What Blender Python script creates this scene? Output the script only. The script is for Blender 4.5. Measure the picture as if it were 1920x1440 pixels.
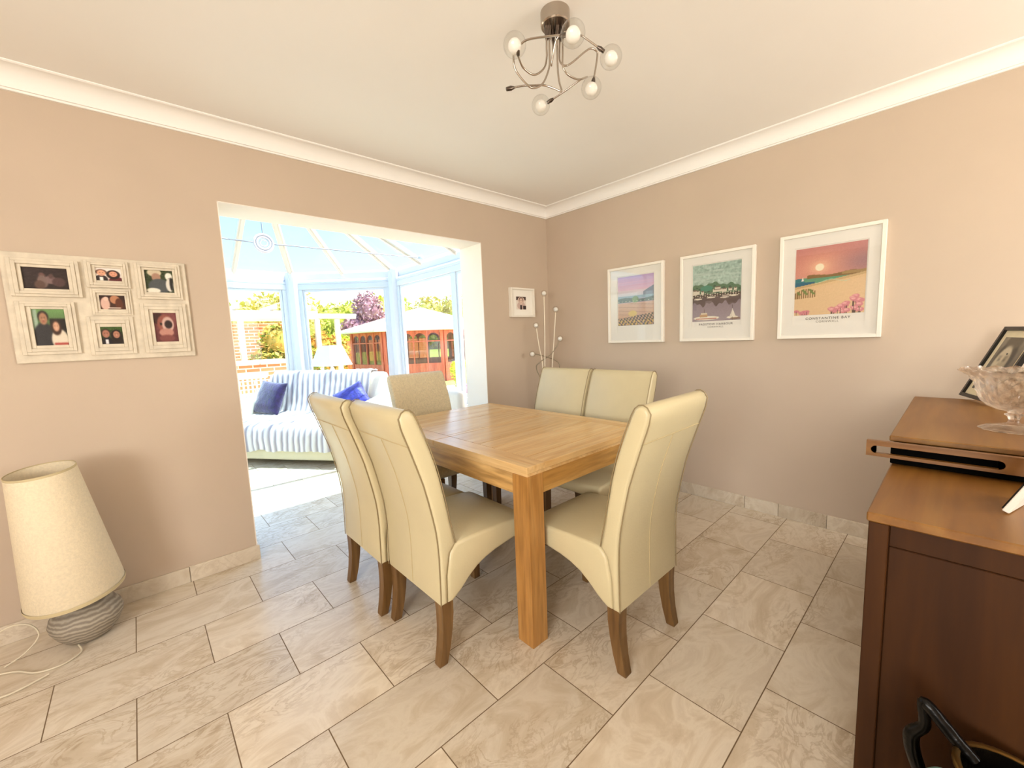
import bpy, bmesh, math, random
import numpy as np
from mathutils import Vector, Matrix, noise
random.seed(7); RNG = np.random.default_rng(7)
PI = math.pi
for o in list(bpy.data.objects): bpy.data.objects.remove(o)
SC = bpy.context.scene
COL = SC.collection

# ------------------------------------------------------------------ camera
cd = bpy.data.cameras.new('camera'); cam = bpy.data.objects.new('camera', cd); COL.objects.link(cam)
cd.sensor_fit = 'HORIZONTAL'; cd.sensor_width = 36.0; cd.lens = 36.0*769.5/1920; cd.clip_start = .02; cd.clip_end = 300
yaw, pitch, roll = math.radians(42.3456), math.radians(-6.5336), math.radians(-2.2607)
fw = Vector((math.sin(yaw)*math.cos(pitch), math.cos(yaw)*math.cos(pitch), math.sin(pitch)))
rt = Vector((math.cos(yaw), -math.sin(yaw), 0)); up = rt.cross(fw)
r2 = math.cos(roll)*rt + math.sin(roll)*up; u2 = -math.sin(roll)*rt + math.cos(roll)*up
cam.matrix_world = Matrix(((r2.x, u2.x, -fw.x, -3.002), (r2.y, u2.y, -fw.y, -2.728), (r2.z, u2.z, -fw.z, 1.236), (0, 0, 0, 1)))
SC.camera = cam

# ------------------------------------------------------------------ world, sun, window fill lamps, exposure
SC.view_settings.view_transform = 'Standard'; SC.view_settings.look = 'None'
SC.view_settings.gamma = 1.0; SC.view_settings.use_curve_mapping = False
SC.view_settings.exposure = 1.06
W = bpy.data.worlds.new('sky'); SC.world = W; W.use_nodes = True
wn = W.node_tree; wn.nodes.clear()
wo = wn.nodes.new('ShaderNodeOutputWorld'); bg = wn.nodes.new('ShaderNodeBackground')
sky = wn.nodes.new('ShaderNodeTexSky'); sky.sky_type = 'NISHITA'; sky.sun_disc = False
sky.sun_elevation = math.radians(52); sky.sun_rotation = math.radians(115); sky.dust_density = 3.0; sky.air_density = 1.0; sky.ozone_density = 1.0
bg.inputs[1].default_value = 0.36
wn.links.new(sky.outputs[0], bg.inputs[0]); wn.links.new(bg.outputs[0], wo.inputs[0])
def sun(direction, strength, col):
    l = bpy.data.lights.new('sun', 'SUN'); l.energy = strength; l.angle = math.radians(.6); l.color = col
    o = bpy.data.objects.new('sun', l); COL.objects.link(o)
    o.rotation_euler = Vector(direction).to_track_quat('Z', 'Y').to_euler(); o.location = (6, -4, 12)
sun((.30, -.14, 1.15), 6.5, (1, .88, .75))
def area(name, loc, look, sx, sy, power, col):
    l = bpy.data.lights.new(name, 'AREA'); l.shape = 'RECTANGLE'; l.size = sx; l.size_y = sy; l.energy = power; l.color = col
    o = bpy.data.objects.new(name, l); COL.objects.link(o); o.location = loc
    o.rotation_euler = (Vector(loc)-Vector(look)).to_track_quat('Z', 'Y').to_euler()
    return o
# added fill lamps set in guessed, unseen windows: far left wall and rear wall
area('side_window_fill', (-5.64, -3.5, 1.50), (0, -1.6, 2.7), 1.7, 1.25, 64, (1, .96, .90))
area('rear_window_fill', (-0.85, -4.66, 1.45), (-1.4, 0, 2.6), 1.3, 1.35, 24, (1, .93, .82))

# ------------------------------------------------------------------ helpers
def srgb(c):
    if isinstance(c, str):
        c = c.lstrip('#'); c = [int(c[i:i+2], 16)/255 for i in (0, 2, 4)]
    return tuple((x/12.92 if x <= .04045 else ((x+.055)/1.055)**2.4) for x in c)
MATS = {}
def new_mat(name):
    m = bpy.data.materials.new(name); m.use_nodes = True; nt = m.node_tree
    b = nt.nodes['Principled BSDF']; MATS[name] = m
    return m, nt, b
def N(nt, t, **kw):
    n = nt.nodes.new(t)
    for k, v in kw.items():
        if k.startswith('i_'):
            key = k[2:].replace('_', ' '); n.inputs[int(key) if key.isdigit() else key].default_value = v
        else: setattr(n, k, v)
    return n
def ramp(nt, stops, interp='LINEAR'):
    r = nt.nodes.new('ShaderNodeValToRGB'); r.color_ramp.interpolation = interp
    while len(r.color_ramp.elements) < len(stops): r.color_ramp.elements.new(.5)
    for e, (p, c) in zip(r.color_ramp.elements, stops): e.position = p; e.color = (*srgb(c), 1)
    return r
def plain(name, col, rough=.5, metal=0., noise_amt=.06, nscale=8., bump=0., bscale=60., spec=.5, sheen=0., coat=0., trans=0., ior=1.45):
    m, nt, b = new_mat(name)
    c = srgb(col)
    tc = N(nt, 'ShaderNodeTexCoord')
    nz = N(nt, 'ShaderNodeTexNoise', i_Scale=nscale, i_Detail=3.)
    nt.links.new(tc.outputs['Object'], nz.inputs['Vector'])
    r = nt.nodes.new('ShaderNodeValToRGB')
    r.color_ramp.elements[0].position = .3; r.color_ramp.elements[1].position = .7
    r.color_ramp.elements[0].color = (*[x*(1-noise_amt) for x in c], 1); r.color_ramp.elements[1].color = (*[min(1, x*(1+noise_amt)) for x in c], 1)
    nt.links.new(nz.outputs['Fac'], r.inputs['Fac']); nt.links.new(r.outputs[0], b.inputs['Base Color'])
    b.inputs['Roughness'].default_value = rough; b.inputs['Metallic'].default_value = metal
    b.inputs['Specular IOR Level'].default_value = spec; b.inputs['IOR'].default_value = ior
    if sheen: b.inputs['Sheen Weight'].default_value = sheen
    if coat: b.inputs['Coat Weight'].default_value = coat; b.inputs['Coat Roughness'].default_value = .06
    if trans: b.inputs['Transmission Weight'].default_value = trans
    if bump:
        n2 = N(nt, 'ShaderNodeTexNoise', i_Scale=bscale, i_Detail=3.); nt.links.new(tc.outputs['Object'], n2.inputs['Vector'])
        bp = N(nt, 'ShaderNodeBump', i_Strength=bump, i_Distance=.01); nt.links.new(n2.outputs['Fac'], bp.inputs['Height']); nt.links.new(bp.outputs[0], b.inputs['Normal'])
    return m
def wood(name, dark, mid, light, axis='x', rough=.35, scale=1.0, contrast=1.0):
    m, nt, b = new_mat(name)
    tc = N(nt, 'ShaderNodeTexCoord'); mp = N(nt, 'ShaderNodeMapping')
    s = {'x': (1.2, 14, 14), 'y': (14, 1.2, 14), 'z': (14, 14, 1.2)}[axis]
    mp.inputs['Scale'].default_value = [q*scale for q in s]
    nt.links.new(tc.outputs['Object'], mp.inputs[0])
    gi = N(nt, 'ShaderNodeNewGeometry')
    ad = N(nt, 'ShaderNodeVectorMath', operation='ADD'); mu = N(nt, 'ShaderNodeVectorMath', operation='SCALE'); mu.inputs['Scale'].default_value = 13.
    cb = N(nt, 'ShaderNodeCombineXYZ')
    for i in range(3): nt.links.new(gi.outputs['Random Per Island'], cb.inputs[i])
    nt.links.new(cb.outputs[0], mu.inputs[0]); nt.links.new(mp.outputs[0], ad.inputs[0]); nt.links.new(mu.outputs[0], ad.inputs[1])
    n1 = N(nt, 'ShaderNodeTexNoise', i_Scale=1.0, i_Detail=5., i_Distortion=1.2); nt.links.new(ad.outputs[0], n1.inputs['Vector'])
    r = ramp(nt, [(.28, dark), (.5, mid), (.75, light)])
    nt.links.new(n1.outputs['Fac'], r.inputs['Fac'])
    n2 = N(nt, 'ShaderNodeTexNoise', i_Scale=5.0, i_Detail=6.); nt.links.new(ad.outputs[0], n2.inputs['Vector'])
    r2_ = ramp(nt, [(.35, '#b8b0a4'), (.6, '#ffffff')])
    nt.links.new(n2.outputs['Fac'], r2_.inputs['Fac'])
    mx = N(nt, 'ShaderNodeMix', data_type='RGBA', blend_type='MULTIPLY'); mx.inputs[0].default_value = .5*contrast
    nt.links.new(r.outputs[0], mx.inputs[6]); nt.links.new(r2_.outputs[0], mx.inputs[7])
    # board to board tone
    hs = N(nt, 'ShaderNodeHueSaturation'); mr = N(nt, 'ShaderNodeMapRange'); mr.inputs[3].default_value = .9; mr.inputs[4].default_value = 1.08
    nt.links.new(gi.outputs['Random Per Island'], mr.inputs[0]); nt.links.new(mr.outputs[0], hs.inputs['Value']); nt.links.new(mx.outputs[2], hs.inputs['Color'])
    nt.links.new(hs.outputs[0], b.inputs['Base Color'])
    b.inputs['Roughness'].default_value = rough
    bp = N(nt, 'ShaderNodeBump', i_Strength=.08, i_Distance=.004); nt.links.new(n2.outputs['Fac'], bp.inputs['Height']); nt.links.new(bp.outputs[0], b.inputs['Normal'])
    return m
def stone(name, tiled):
    m, nt, b = new_mat(name)
    gm = N(nt, 'ShaderNodeNewGeometry')
    U = .308
    if tiled:
        sp = N(nt, 'ShaderNodeSeparateXYZ'); nt.links.new(gm.outputs['Position'], sp.inputs[0])
        ax = N(nt, 'ShaderNodeMath', operation='ADD'); ax.inputs[1].default_value = (6.2069-.522)*U + .2292 + 20*.45848
        ay = N(nt, 'ShaderNodeMath', operation='MULTIPLY_ADD'); ay.inputs[1].default_value = -1; ay.inputs[2].default_value = 1.404*U + 40*U
        nt.links.new(sp.outputs[0], ax.inputs[0]); nt.links.new(sp.outputs[1], ay.inputs[0])
        cb = N(nt, 'ShaderNodeCombineXYZ'); nt.links.new(ax.outputs[0], cb.inputs[0]); nt.links.new(ay.outputs[0], cb.inputs[1])
        br = N(nt, 'ShaderNodeTexBrick', offset=.5, offset_frequency=2, squash=1., squash_frequency=2)
        br.inputs['Scale'].default_value = 1.; br.inputs['Brick Width'].default_value = .45848; br.inputs['Row Height'].default_value = U
        br.inputs['Mortar Size'].default_value = .0018; br.inputs['Mortar Smooth'].default_value = .1; br.inputs['Bias'].default_value = 0
        br.inputs['Color1'].default_value = (0, 0, 0, 1); br.inputs['Color2'].default_value = (1, 1, 1, 1); br.inputs['Mortar'].default_value = (0, 0, 0, 1)
        nt.links.new(cb.outputs[0], br.inputs['Vector']); rnd = br.outputs['Color']
    else:
        rnd = gm.outputs['Random Per Island']
    sc = N(nt, 'ShaderNodeVectorMath', operation='SCALE'); sc.inputs['Scale'].default_value = 37.
    cb2 = N(nt, 'ShaderNodeCombineXYZ')
    for i in range(3): nt.links.new(rnd, cb2.inputs[i])
    nt.links.new(cb2.outputs[0], sc.inputs[0])
    ad = N(nt, 'ShaderNodeVectorMath', operation='ADD'); nt.links.new(gm.outputs['Position'], ad.inputs[0]); nt.links.new(sc.outputs[0], ad.inputs[1])
    mp = N(nt, 'ShaderNodeMapping'); mp.inputs['Scale'].default_value = (1.0, 1.9, 1.5); nt.links.new(ad.outputs[0], mp.inputs[0])
    n1 = N(nt, 'ShaderNodeTexNoise', i_Scale=3.2, i_Detail=9., i_Roughness=.62, i_Distortion=1.3); nt.links.new(mp.outputs[0], n1.inputs['Vector'])
    r1 = ramp(nt, [(.28, '#c2b097'), (.43, '#d0c0a9'), (.52, '#dccfbb'), (.62, '#d2c3ae'), (.78, '#e5dbcb')])
    nt.links.new(n1.outputs['Fac'], r1.inputs['Fac'])
    # thin wandering veins
    n2 = N(nt, 'ShaderNodeTexNoise', i_Scale=5.5, i_Detail=6., i_Roughness=.6, i_Distortion=2.2); nt.links.new(mp.outputs[0], n2.inputs['Vector'])
    r2_ = ramp(nt, [(.455, '#ffffff'), (.485, '#b59a76'), (.50, '#a68a64'), (.515, '#c4ac8b'), (.55, '#ffffff')])
    nt.links.new(n2.outputs['Fac'], r2_.inputs['Fac'])
    n3 = N(nt, 'ShaderNodeTexNoise', i_Scale=1.7, i_Detail=3.); nt.links.new(mp.outputs[0], n3.inputs['Vector'])
    r3 = ramp(nt, [(.45, '#000000'), (.62, '#ffffff')]); nt.links.new(n3.outputs['Fac'], r3.inputs['Fac'])
    vm = N(nt, 'ShaderNodeMath', operation='MULTIPLY'); vm.inputs[1].default_value = .32; nt.links.new(r3.outputs[0], vm.inputs[0])
    mx = N(nt, 'ShaderNodeMix', data_type='RGBA', blend_type='MULTIPLY'); nt.links.new(vm.outputs[0], mx.inputs[0])
    nt.links.new(r1.outputs[0], mx.inputs[6]); nt.links.new(r2_.outputs[0], mx.inputs[7])
    hs = N(nt, 'ShaderNodeHueSaturation'); mr = N(nt, 'ShaderNodeMapRange'); mr.inputs[3].default_value = .90; mr.inputs[4].default_value = 1.07
    nt.links.new(rnd, mr.inputs[0]); nt.links.new(mr.outputs[0], hs.inputs['Value']); nt.links.new(mx.outputs[2], hs.inputs['Color'])
    out = hs.outputs[0]
    if tiled:
        mm = N(nt, 'ShaderNodeMix', data_type='RGBA'); mm.inputs[7].default_value = (*srgb('#6f583c'), 1)
        nt.links.new(br.outputs['Fac'], mm.inputs[0]); nt.links.new(out, mm.inputs[6]); out = mm.outputs[2]
        rr = N(nt, 'ShaderNodeMapRange'); rr.inputs[3].default_value = .27; rr.inputs[4].default_value = .8
        nt.links.new(br.outputs['Fac'], rr.inputs[0]); nt.links.new(rr.outputs[0], b.inputs['Roughness'])
        bp = N(nt, 'ShaderNodeBump', i_Strength=.35, i_Distance=.002, invert=True); nt.links.new(br.outputs['Fac'], bp.inputs['Height'])
        nt.links.new(bp.outputs[0], b.inputs['Normal'])
    else: b.inputs['Roughness'].default_value = .35
    nt.links.new(out, b.inputs['Base Color']); b.inputs['Specular IOR Level'].default_value = .6
    return m
def glass(name, tint, refl=1.0, rough=0.):
    m, nt, b = new_mat(name); nt.nodes.remove(b)
    o = nt.nodes['Material Output']; t = N(nt, 'ShaderNodeBsdfTransparent'); t.inputs[0].default_value = (*tint, 1)
    g = N(nt, 'ShaderNodeBsdfGlossy'); g.inputs['Roughness'].default_value = rough
    lw = N(nt, 'ShaderNodeLayerWeight', i_Blend=.5); pw = N(nt, 'ShaderNodeMath', operation='POWER'); pw.inputs[1].default_value = 4.
    ml = N(nt, 'ShaderNodeMath', operation='MULTIPLY_ADD'); ml.inputs[1].default_value = .9*refl; ml.inputs[2].default_value = .035*refl
    nt.links.new(lw.outputs['Facing'], pw.inputs[0]); nt.links.new(pw.outputs[0], ml.inputs[0])
    mx = N(nt, 'ShaderNodeMixShader'); nt.links.new(ml.outputs[0], mx.inputs[0]); nt.links.new(t.outputs[0], mx.inputs[1]); nt.links.new(g.outputs[0], mx.inputs[2])
    nt.links.new(mx.outputs[0], o.inputs[0]); return m
def leafmat(name, cols):
    m, nt, b = new_mat(name); gm = N(nt, 'ShaderNodeNewGeometry')
    r = ramp(nt, [(i/(len(cols)-1), c) for i, c in enumerate(cols)]); nt.links.new(gm.outputs['Random Per Island'], r.inputs['Fac'])
    nt.links.new(r.outputs[0], b.inputs['Base Color']); b.inputs['Roughness'].default_value = .7; b.inputs['Specular IOR Level'].default_value = .2
    return m
def attrmat(name, rough=.4, sheen=0., bump=0.):
    m, nt, b = new_mat(name); a = N(nt, 'ShaderNodeAttribute', attribute_name='Col'); nt.links.new(a.outputs['Color'], b.inputs['Base Color'])
    b.inputs['Roughness'].default_value = rough
    if sheen: b.inputs['Sheen Weight'].default_value = sheen
    if bump:
        tc = N(nt, 'ShaderNodeTexCoord'); n2 = N(nt, 'ShaderNodeTexNoise', i_Scale=180., i_Detail=3.); nt.links.new(tc.outputs['Object'], n2.inputs['Vector'])
        bp = N(nt, 'ShaderNodeBump', i_Strength=bump, i_Distance=.01); nt.links.new(n2.outputs['Fac'], bp.inputs['Height']); nt.links.new(bp.outputs[0], b.inputs['Normal'])
    return m
def brickmat(name, c1, c2, mortar, bw=.225, rh=.075, ms=.01):
    m, nt, b = new_mat(name); tc = N(nt, 'ShaderNodeTexCoord')
    sp = N(nt, 'ShaderNodeSeparateXYZ'); nt.links.new(tc.outputs['Object'], sp.inputs[0])
    ad = N(nt, 'ShaderNodeMath', operation='ADD'); nt.links.new(sp.outputs[0], ad.inputs[0]); nt.links.new(sp.outputs[1], ad.inputs[1])
    cb = N(nt, 'ShaderNodeCombineXYZ'); nt.links.new(ad.outputs[0], cb.inputs[0]); nt.links.new(sp.outputs[2], cb.inputs[1])
    br = N(nt, 'ShaderNodeTexBrick'); br.inputs['Scale'].default_value = 1.; br.inputs['Brick Width'].default_value = bw; br.inputs['Row Height'].default_value = rh; br.inputs['Mortar Size'].default_value = ms
    br.inputs['Color1'].default_value = (*srgb(c1), 1); br.inputs['Color2'].default_value = (*srgb(c2), 1); br.inputs['Mortar'].default_value = (*srgb(mortar), 1)
    nt.links.new(cb.outputs[0], br.inputs['Vector']); nt.links.new(br.outputs['Color'], b.inputs['Base Color']); b.inputs['Roughness'].default_value = .85
    return m

# ---- mesh helpers
def link(name, me, mat=None, parent=None, smooth=None, loc=None):
    o = bpy.data.objects.new(name, me); COL.objects.link(o)
    if mat is not None: me.materials.append(mat)
    if parent is not None: o.parent = parent
    if loc is not None: o.location = loc
    if smooth: shade(me, smooth)
    return o
def shade(me, ang=40):
    bm = bmesh.new(); bm.from_mesh(me); a = math.radians(ang)
    for f in bm.faces: f.smooth = True
    for e in bm.edges:
        if len(e.link_faces) == 2: e.smooth = e.calc_face_angle(0) < a
    bm.to_mesh(me); bm.free()
def empty(name, loc=(0, 0, 0), rz=0., rot=None):
    o = bpy.data.objects.new(name, None); COL.objects.link(o); o.location = loc; o.rotation_euler = rot if rot else (0, 0, rz); o.empty_display_size = .1
    return o
def tag(o, label, cat, group=None, kind=None):
    o['label'] = label; o['category'] = cat
    if group: o['group'] = group
    if kind: o['kind'] = kind
    return o
def struct(o, label=None, cat=None):
    o['kind'] = 'structure'
    if label: o['label'] = label
    if cat: o['category'] = cat
    return o
class MB:
    """collects shapes into one mesh"""
    def __init__(s): s.bm = bmesh.new()
    def box(s, lo, hi, bev=0., seg=2, mat=None):
        lo = Vector(lo); hi = Vector(hi); b = bmesh.new()
        bmesh.ops.create_cube(b, size=1)
        for v in b.verts: v.co = Vector([(lo[i]+hi[i])/2 + v.co[i]*(hi[i]-lo[i]) for i in range(3)])
        if bev: bmesh.ops.bevel(b, geom=list(b.edges), offset=bev, segments=seg, affect='EDGES', profile=.6)
        s.add(b, mat); return s
    def add(s, b, mat=None):
        if mat is not None: b.transform(mat)
        me = bpy.data.meshes.new('t'); b.to_mesh(me); b.free(); s.bm.from_mesh(me); bpy.data.meshes.remove(me)
    def beam(s, p, q, w, h, up_=(0, 0, 1), bev=0.):
        p = Vector(p); q = Vector(q); d = q-p; L = d.length; z = d.normalized(); u_ = Vector(up_); x = u_.cross(z)
        if x.length < 1e-5: x = Vector((1, 0, 0))
        x.normalize(); y = z.cross(x)
        M = Matrix(((x.x, y.x, z.x, p.x), (x.y, y.y, z.y, p.y), (x.z, y.z, z.z, p.z), (0, 0, 0, 1)))
        return s.box((-w/2, -h/2, 0), (w/2, h/2, L), bev, mat=M)
    def tube(s, pts, r, n=8, caps=True, smoothing=0):
        pts = [Vector(p) for p in pts]
        if smoothing: pts = catmull(pts, smoothing)
        rs = r if isinstance(r, (list, tuple)) else [r]*len(pts)
        if len(rs) != len(pts): rs = list(np.interp(np.linspace(0, 1, len(pts)), np.linspace(0, 1, len(rs)), rs))
        t = (pts[1]-pts[0]).normalized(); a = Vector((0, 0, 1)) if abs(t.z) < .9 else Vector((1, 0, 0)); x = t.cross(a).normalized()
        rings = []
        for i, p in enumerate(pts):
            t = (pts[min(i+1, len(pts)-1)]-pts[max(i-1, 0)]).normalized(); x = (x - t*x.dot(t)).normalized(); y = t.cross(x)
            rings.append([s.bm.verts.new(p + float(rs[i])*(math.cos(k*2*PI/n)*x + math.sin(k*2*PI/n)*y)) for k in range(n)])
        for a_, b_ in zip(rings, rings[1:]):
            for k in range(n): s.bm.faces.new((a_[k], a_[(k+1) % n], b_[(k+1) % n], b_[k]))
        if caps: s.bm.faces.new(rings[0][::-1]); s.bm.faces.new(rings[-1])
        return s
    def lathe(s, prof, n=32, center=(0, 0, 0), mod=None):
        c = Vector(center); rings = []
        for r, z in prof:
            if r < 1e-6: rings.append([s.bm.verts.new(c+Vector((0, 0, z)))])
            else:
                ring = []
                for k in range(n):
                    a = k*2*PI/n; rr, zz = (mod(r, z, a) if mod else (r, z)); ring.append(s.bm.verts.new(c+Vector((rr*math.cos(a), rr*math.sin(a), zz))))
                rings.append(ring)
        for a_, b_ in zip(rings, rings[1:]):
            for k in range(n):
                k2 = (k+1) % n
                if len(a_) == 1 and len(b_) == 1: break
                if len(a_) == 1: s.bm.faces.new((a_[0], b_[k2], b_[k]))
                elif len(b_) == 1: s.bm.faces.new((a_[k], a_[k2], b_[0]))
                else: s.bm.faces.new((a_[k], a_[k2], b_[k2], b_[k]))
        return s
    def sphere(s, c, r, nu=20, nv=12, sc=(1, 1, 1)):
        b = bmesh.new(); bmesh.ops.create_uvsphere(b, u_segments=nu, v_segments=nv, radius=r)
        for v in b.verts: v.co = Vector((v.co.x*sc[0]+c[0], v.co.y*sc[1]+c[1], v.co.z*sc[2]+c[2]))
        s.add(b); return s
    def prism(s, poly, y0, y1, bev=0., seg=3, plane='xz'):
        """poly (a,b) extruded; plane xz extrudes along y, yz along x, xy along z"""
        def P(a, b_, c): return {'xz': (a, c, b_), 'yz': (c, a, b_), 'xy': (a, b_, c)}[plane]
        b = bmesh.new(); A = [b.verts.new(P(x, z, y0)) for x, z in poly]; B = [b.verts.new(P(x, z, y1)) for x, z in poly]
        f1 = b.faces.new(A); f2 = b.faces.new(B[::-1]); n = len(poly)
        for i in range(n): b.faces.new((A[i], B[i], B[(i+1) % n], A[(i+1) % n]))
        bmesh.ops.recalc_face_normals(b, faces=b.faces)
        if bev:
            ed = list(set(f1.edges) | set(f2.edges))
            bmesh.ops.bevel(b, geom=ed, offset=bev, segments=seg, affect='EDGES', profile=.5, clamp_overlap=True)
        bmesh.ops.triangulate(b, faces=[f for f in b.faces if len(f.verts) > 4])
        s.add(b); return s
    def build(s, name, mat, parent=None, smooth=None, loc=None):
        bmesh.ops.recalc_face_normals(s.bm, faces=s.bm.faces)
        me = bpy.data.meshes.new(name); s.bm.to_mesh(me); s.bm.free()
        return link(name, me, mat, parent, smooth, loc)
def catmull(P, k):
    out = []; n = len(P)
    for i in range(n-1):
        p0, p1, p2, p3 = P[max(i-1, 0)], P[i], P[i+1], P[min(i+2, n-1)]
        for j in range(k):
            t = j/k
            out.append(.5*((2*p1)+(p2-p0)*t+(2*p0-5*p1+4*p2-p3)*t*t+(3*p1-p0-3*p2+p3)*t**3))
    out.append(P[-1]); return out
def picture(name, o, ux, uz, w, h, nx, ny, fn, mat, parent=None):
    """flat printed picture: grid of nx*ny cells, colour per point from fn(U,V) (V up)"""
    o = Vector(o); ux = Vector(ux); uz = Vector(uz)
    U, V = np.meshgrid(np.linspace(0, 1, nx+1), np.linspace(0, 1, ny+1)); col = np.clip(fn(U, V), 0, 1)
    col = np.where(col <= .04045, col/12.92, ((col+.055)/1.055)**2.4)
    vs = [tuple(o+ux*(w*a)+uz*(h*b)) for a, b in zip(U.ravel(), V.ravel())]
    fs = [(j*(nx+1)+i, j*(nx+1)+i+1, (j+1)*(nx+1)+i+1, (j+1)*(nx+1)+i) for j in range(ny) for i in range(nx)]
    me = bpy.data.meshes.new(name); me.from_pydata(vs, [], fs)
    ca = me.color_attributes.new('Col', 'FLOAT_COLOR', 'POINT')
    ca.data.foreach_set('color', np.concatenate([col.reshape(-1, 3), np.ones((col.size//3, 1))], 1).astype(np.float32).ravel())
    return link(name, me, mat, parent)
def hx(c): c = c.lstrip('#'); return np.array([int(c[i:i+2], 16)/255 for i in (0, 2, 4)])
class Paint:
    def __init__(s, U, V, top, bot=None):
        t = V[..., None]; s.U = U; s.V = V; s.c = hx(top)*t + hx(bot or top)*(1-t)
    def put(s, mask, col, a=1.):
        m = (mask.astype(float)*a)[..., None]; s.c = s.c*(1-m)+hx(col)*m; return s
    def ell(s, cx, cy, rx, ry, col, a=1., ang=0.):
        dx, dy = s.U-cx, s.V-cy; ca, sa = math.cos(ang), math.sin(ang)
        d = ((dx*ca+dy*sa)/rx)**2+((-dx*sa+dy*ca)/ry)**2
        return s.put(np.clip((1.15-d)*4, 0, 1), col, a)
    def rect(s, x0, y0, x1, y1, col, a=1.): return s.put((s.U > x0)&(s.U < x1)&(s.V > y0)&(s.V < y1), col, a)
    def grad(s, y0, y1, c0, c1, m=None):
        t = np.clip((s.V-y0)/(y1-y0), 0, 1)[..., None]; k = ((s.V >= y0)&(s.V <= y1)) if m is None else m; k = k.astype(float)[..., None]
        s.c = s.c*(1-k)+k*(hx(c0)*(1-t)+hx(c1)*t); return s
    def noise(s, amt, seed=0, blur=0):
        r = np.random.default_rng(seed); n = r.normal(0, 1, s.U.shape)
        for _ in range(blur): n = (n+np.roll(n, 1, 0)+np.roll(n, -1, 0)+np.roll(n, 1, 1)+np.roll(n, -1, 1))/3.2
        s.c = s.c+amt*n[..., None]; return s
    def soft(s, cx, cy, rx, ry, col, a=1.):
        m = (a*np.exp(-1.6*(((s.U-cx)/rx)**2+((s.V-cy)/ry)**2)))[..., None]; s.c = s.c*(1-m)+hx(col)*m; return s
    def blur(s, n):
        for _ in range(n):
            p_ = np.pad(s.c, ((1, 1), (1, 1), (0, 0)), 'edge'); s.c = (4*s.c+2*(p_[:-2, 1:-1]+p_[2:, 1:-1]+p_[1:-1, :-2]+p_[1:-1, 2:])+p_[:-2, :-2]+p_[2:, 2:]+p_[:-2, 2:]+p_[2:, :-2])/16
        return s
    def face(s, cx, cy, r, skin, hair, long=False, light='#e8c0a0'):
        if long: s.ell(cx, cy-.25*r, 1.35*r, 1.75*r, hair)
        s.ell(cx, cy+.35*r, 1.08*r, 1.1*r, hair); s.ell(cx, cy, .82*r, 1.1*r, skin)
        s.ell(cx-.3*r, cy+.2*r, .15*r, .08*r, '#2a1a14'); s.ell(cx+.3*r, cy+.2*r, .15*r, .08*r, '#2a1a14')
        s.ell(cx+.02*r, cy-.1*r, .1*r, .2*r, light, .5); s.ell(cx, cy-.5*r, .3*r, .1*r, '#8a4038'); s.ell(cx, cy-.48*r, .2*r, .04*r, '#f0e8e0'); return s
def text_mesh(name, body, size, M, mat, parent, spacing=1.0, extrude=.0003):
    cu = bpy.data.curves.new(name, 'FONT'); cu.body = body; cu.size = size; cu.align_x = 'CENTER'; cu.space_character = spacing; cu.extrude = extrude
    t = bpy.data.objects.new('t', cu); COL.objects.link(t)
    dg = bpy.context.evaluated_depsgraph_get(); me = bpy.data.meshes.new_from_object(t.evaluated_get(dg))
    bpy.data.objects.remove(t); bpy.data.curves.remove(cu); me.transform(M); me.name = name; me.materials.clear()
    return link(name, me, mat, parent)

# ------------------------------------------------------------------ materials
wallm = plain('taupe wall paint', '#c7b4a0', .75, noise_amt=.02, nscale=3, bump=.03, bscale=250)
ceilm = plain('white ceiling paint', '#f8f4ee', .85, noise_amt=.01, nscale=2)
revealm = plain('white reveal paint', '#f2e9de', .7, noise_amt=.01)
floorm = stone('travertine floor', True); skirtm = stone('travertine skirting', False)
upvc = plain('white plastic frame', '#d2d7dd', .3, noise_amt=.01)
rafterm = plain('cream white rafter cover', '#d6cabb', .4, noise_amt=.01)
winglass = glass('clear window glass', (.97, .985, .98), .4)
roofglass = glass('blue tinted roof glass', (.50, .77, .88), .2)
panelass = glass('picture glass', (.97, .97, .97), 1.0)
leather = plain('cream leather', '#cdbf99', .34, noise_amt=.035, nscale=5, bump=.06, bscale=120, spec=.5)
pipem = plain('leather piping', '#927f5c', .5)
seamm = plain('leather seam', '#c0ad84', .5)
fleece = plain('cream boucle fabric', '#d6c6a4', .9, noise_amt=.1, nscale=90, bump=.8, bscale=140, sheen=.4)
oakx = wood('oak along x', '#cda064', '#dab27a', '#e4c28e', 'x', .26, 1.0, .5)
oaky = wood('oak along y', '#cda064', '#dab27a', '#e4c28e', 'y', .26, 1.0, .5)
oakz = wood('oak leg', '#a06e32', '#b48042', '#c49454', 'z', .35)
apronm = wood('oak apron', '#b08446', '#d0a262', '#e2bb80', 'y', .35, .7, 1.5)
apronx = wood('oak end apron', '#a87636', '#bc8c4a', '#cca060', 'x', .35, .8, 1.2)
legm = wood('brown oak chair leg', '#5e3f1d', '#75542c', '#8a683c', 'z', .4)
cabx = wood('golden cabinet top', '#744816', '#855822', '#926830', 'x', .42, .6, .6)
cabz = wood('shade darkened cabinet side', '#331a05', '#3e2107', '#4a2a0b', 'z', .6, .7, .6); MATS['shade darkened cabinet side'].node_tree.nodes['Principled BSDF'].inputs['Specular IOR Level'].default_value = .2  # dark side wood, deepened further: the low light there is put into the colour
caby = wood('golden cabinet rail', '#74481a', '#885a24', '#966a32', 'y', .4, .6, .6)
darkm = plain('black slot shade and feet', '#060504', .9, spec=.05)  # black that stands in for shade behind the handle slot; also the sofa feet
chrome = plain('brushed chrome', '#b9aea2', .22, metal=1., noise_amt=.03)
chromed = plain('dark chrome', '#6b6058', .25, metal=1.)
whitef = plain('white picture frame', '#f0e9dc', .4, noise_amt=.01)
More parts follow.
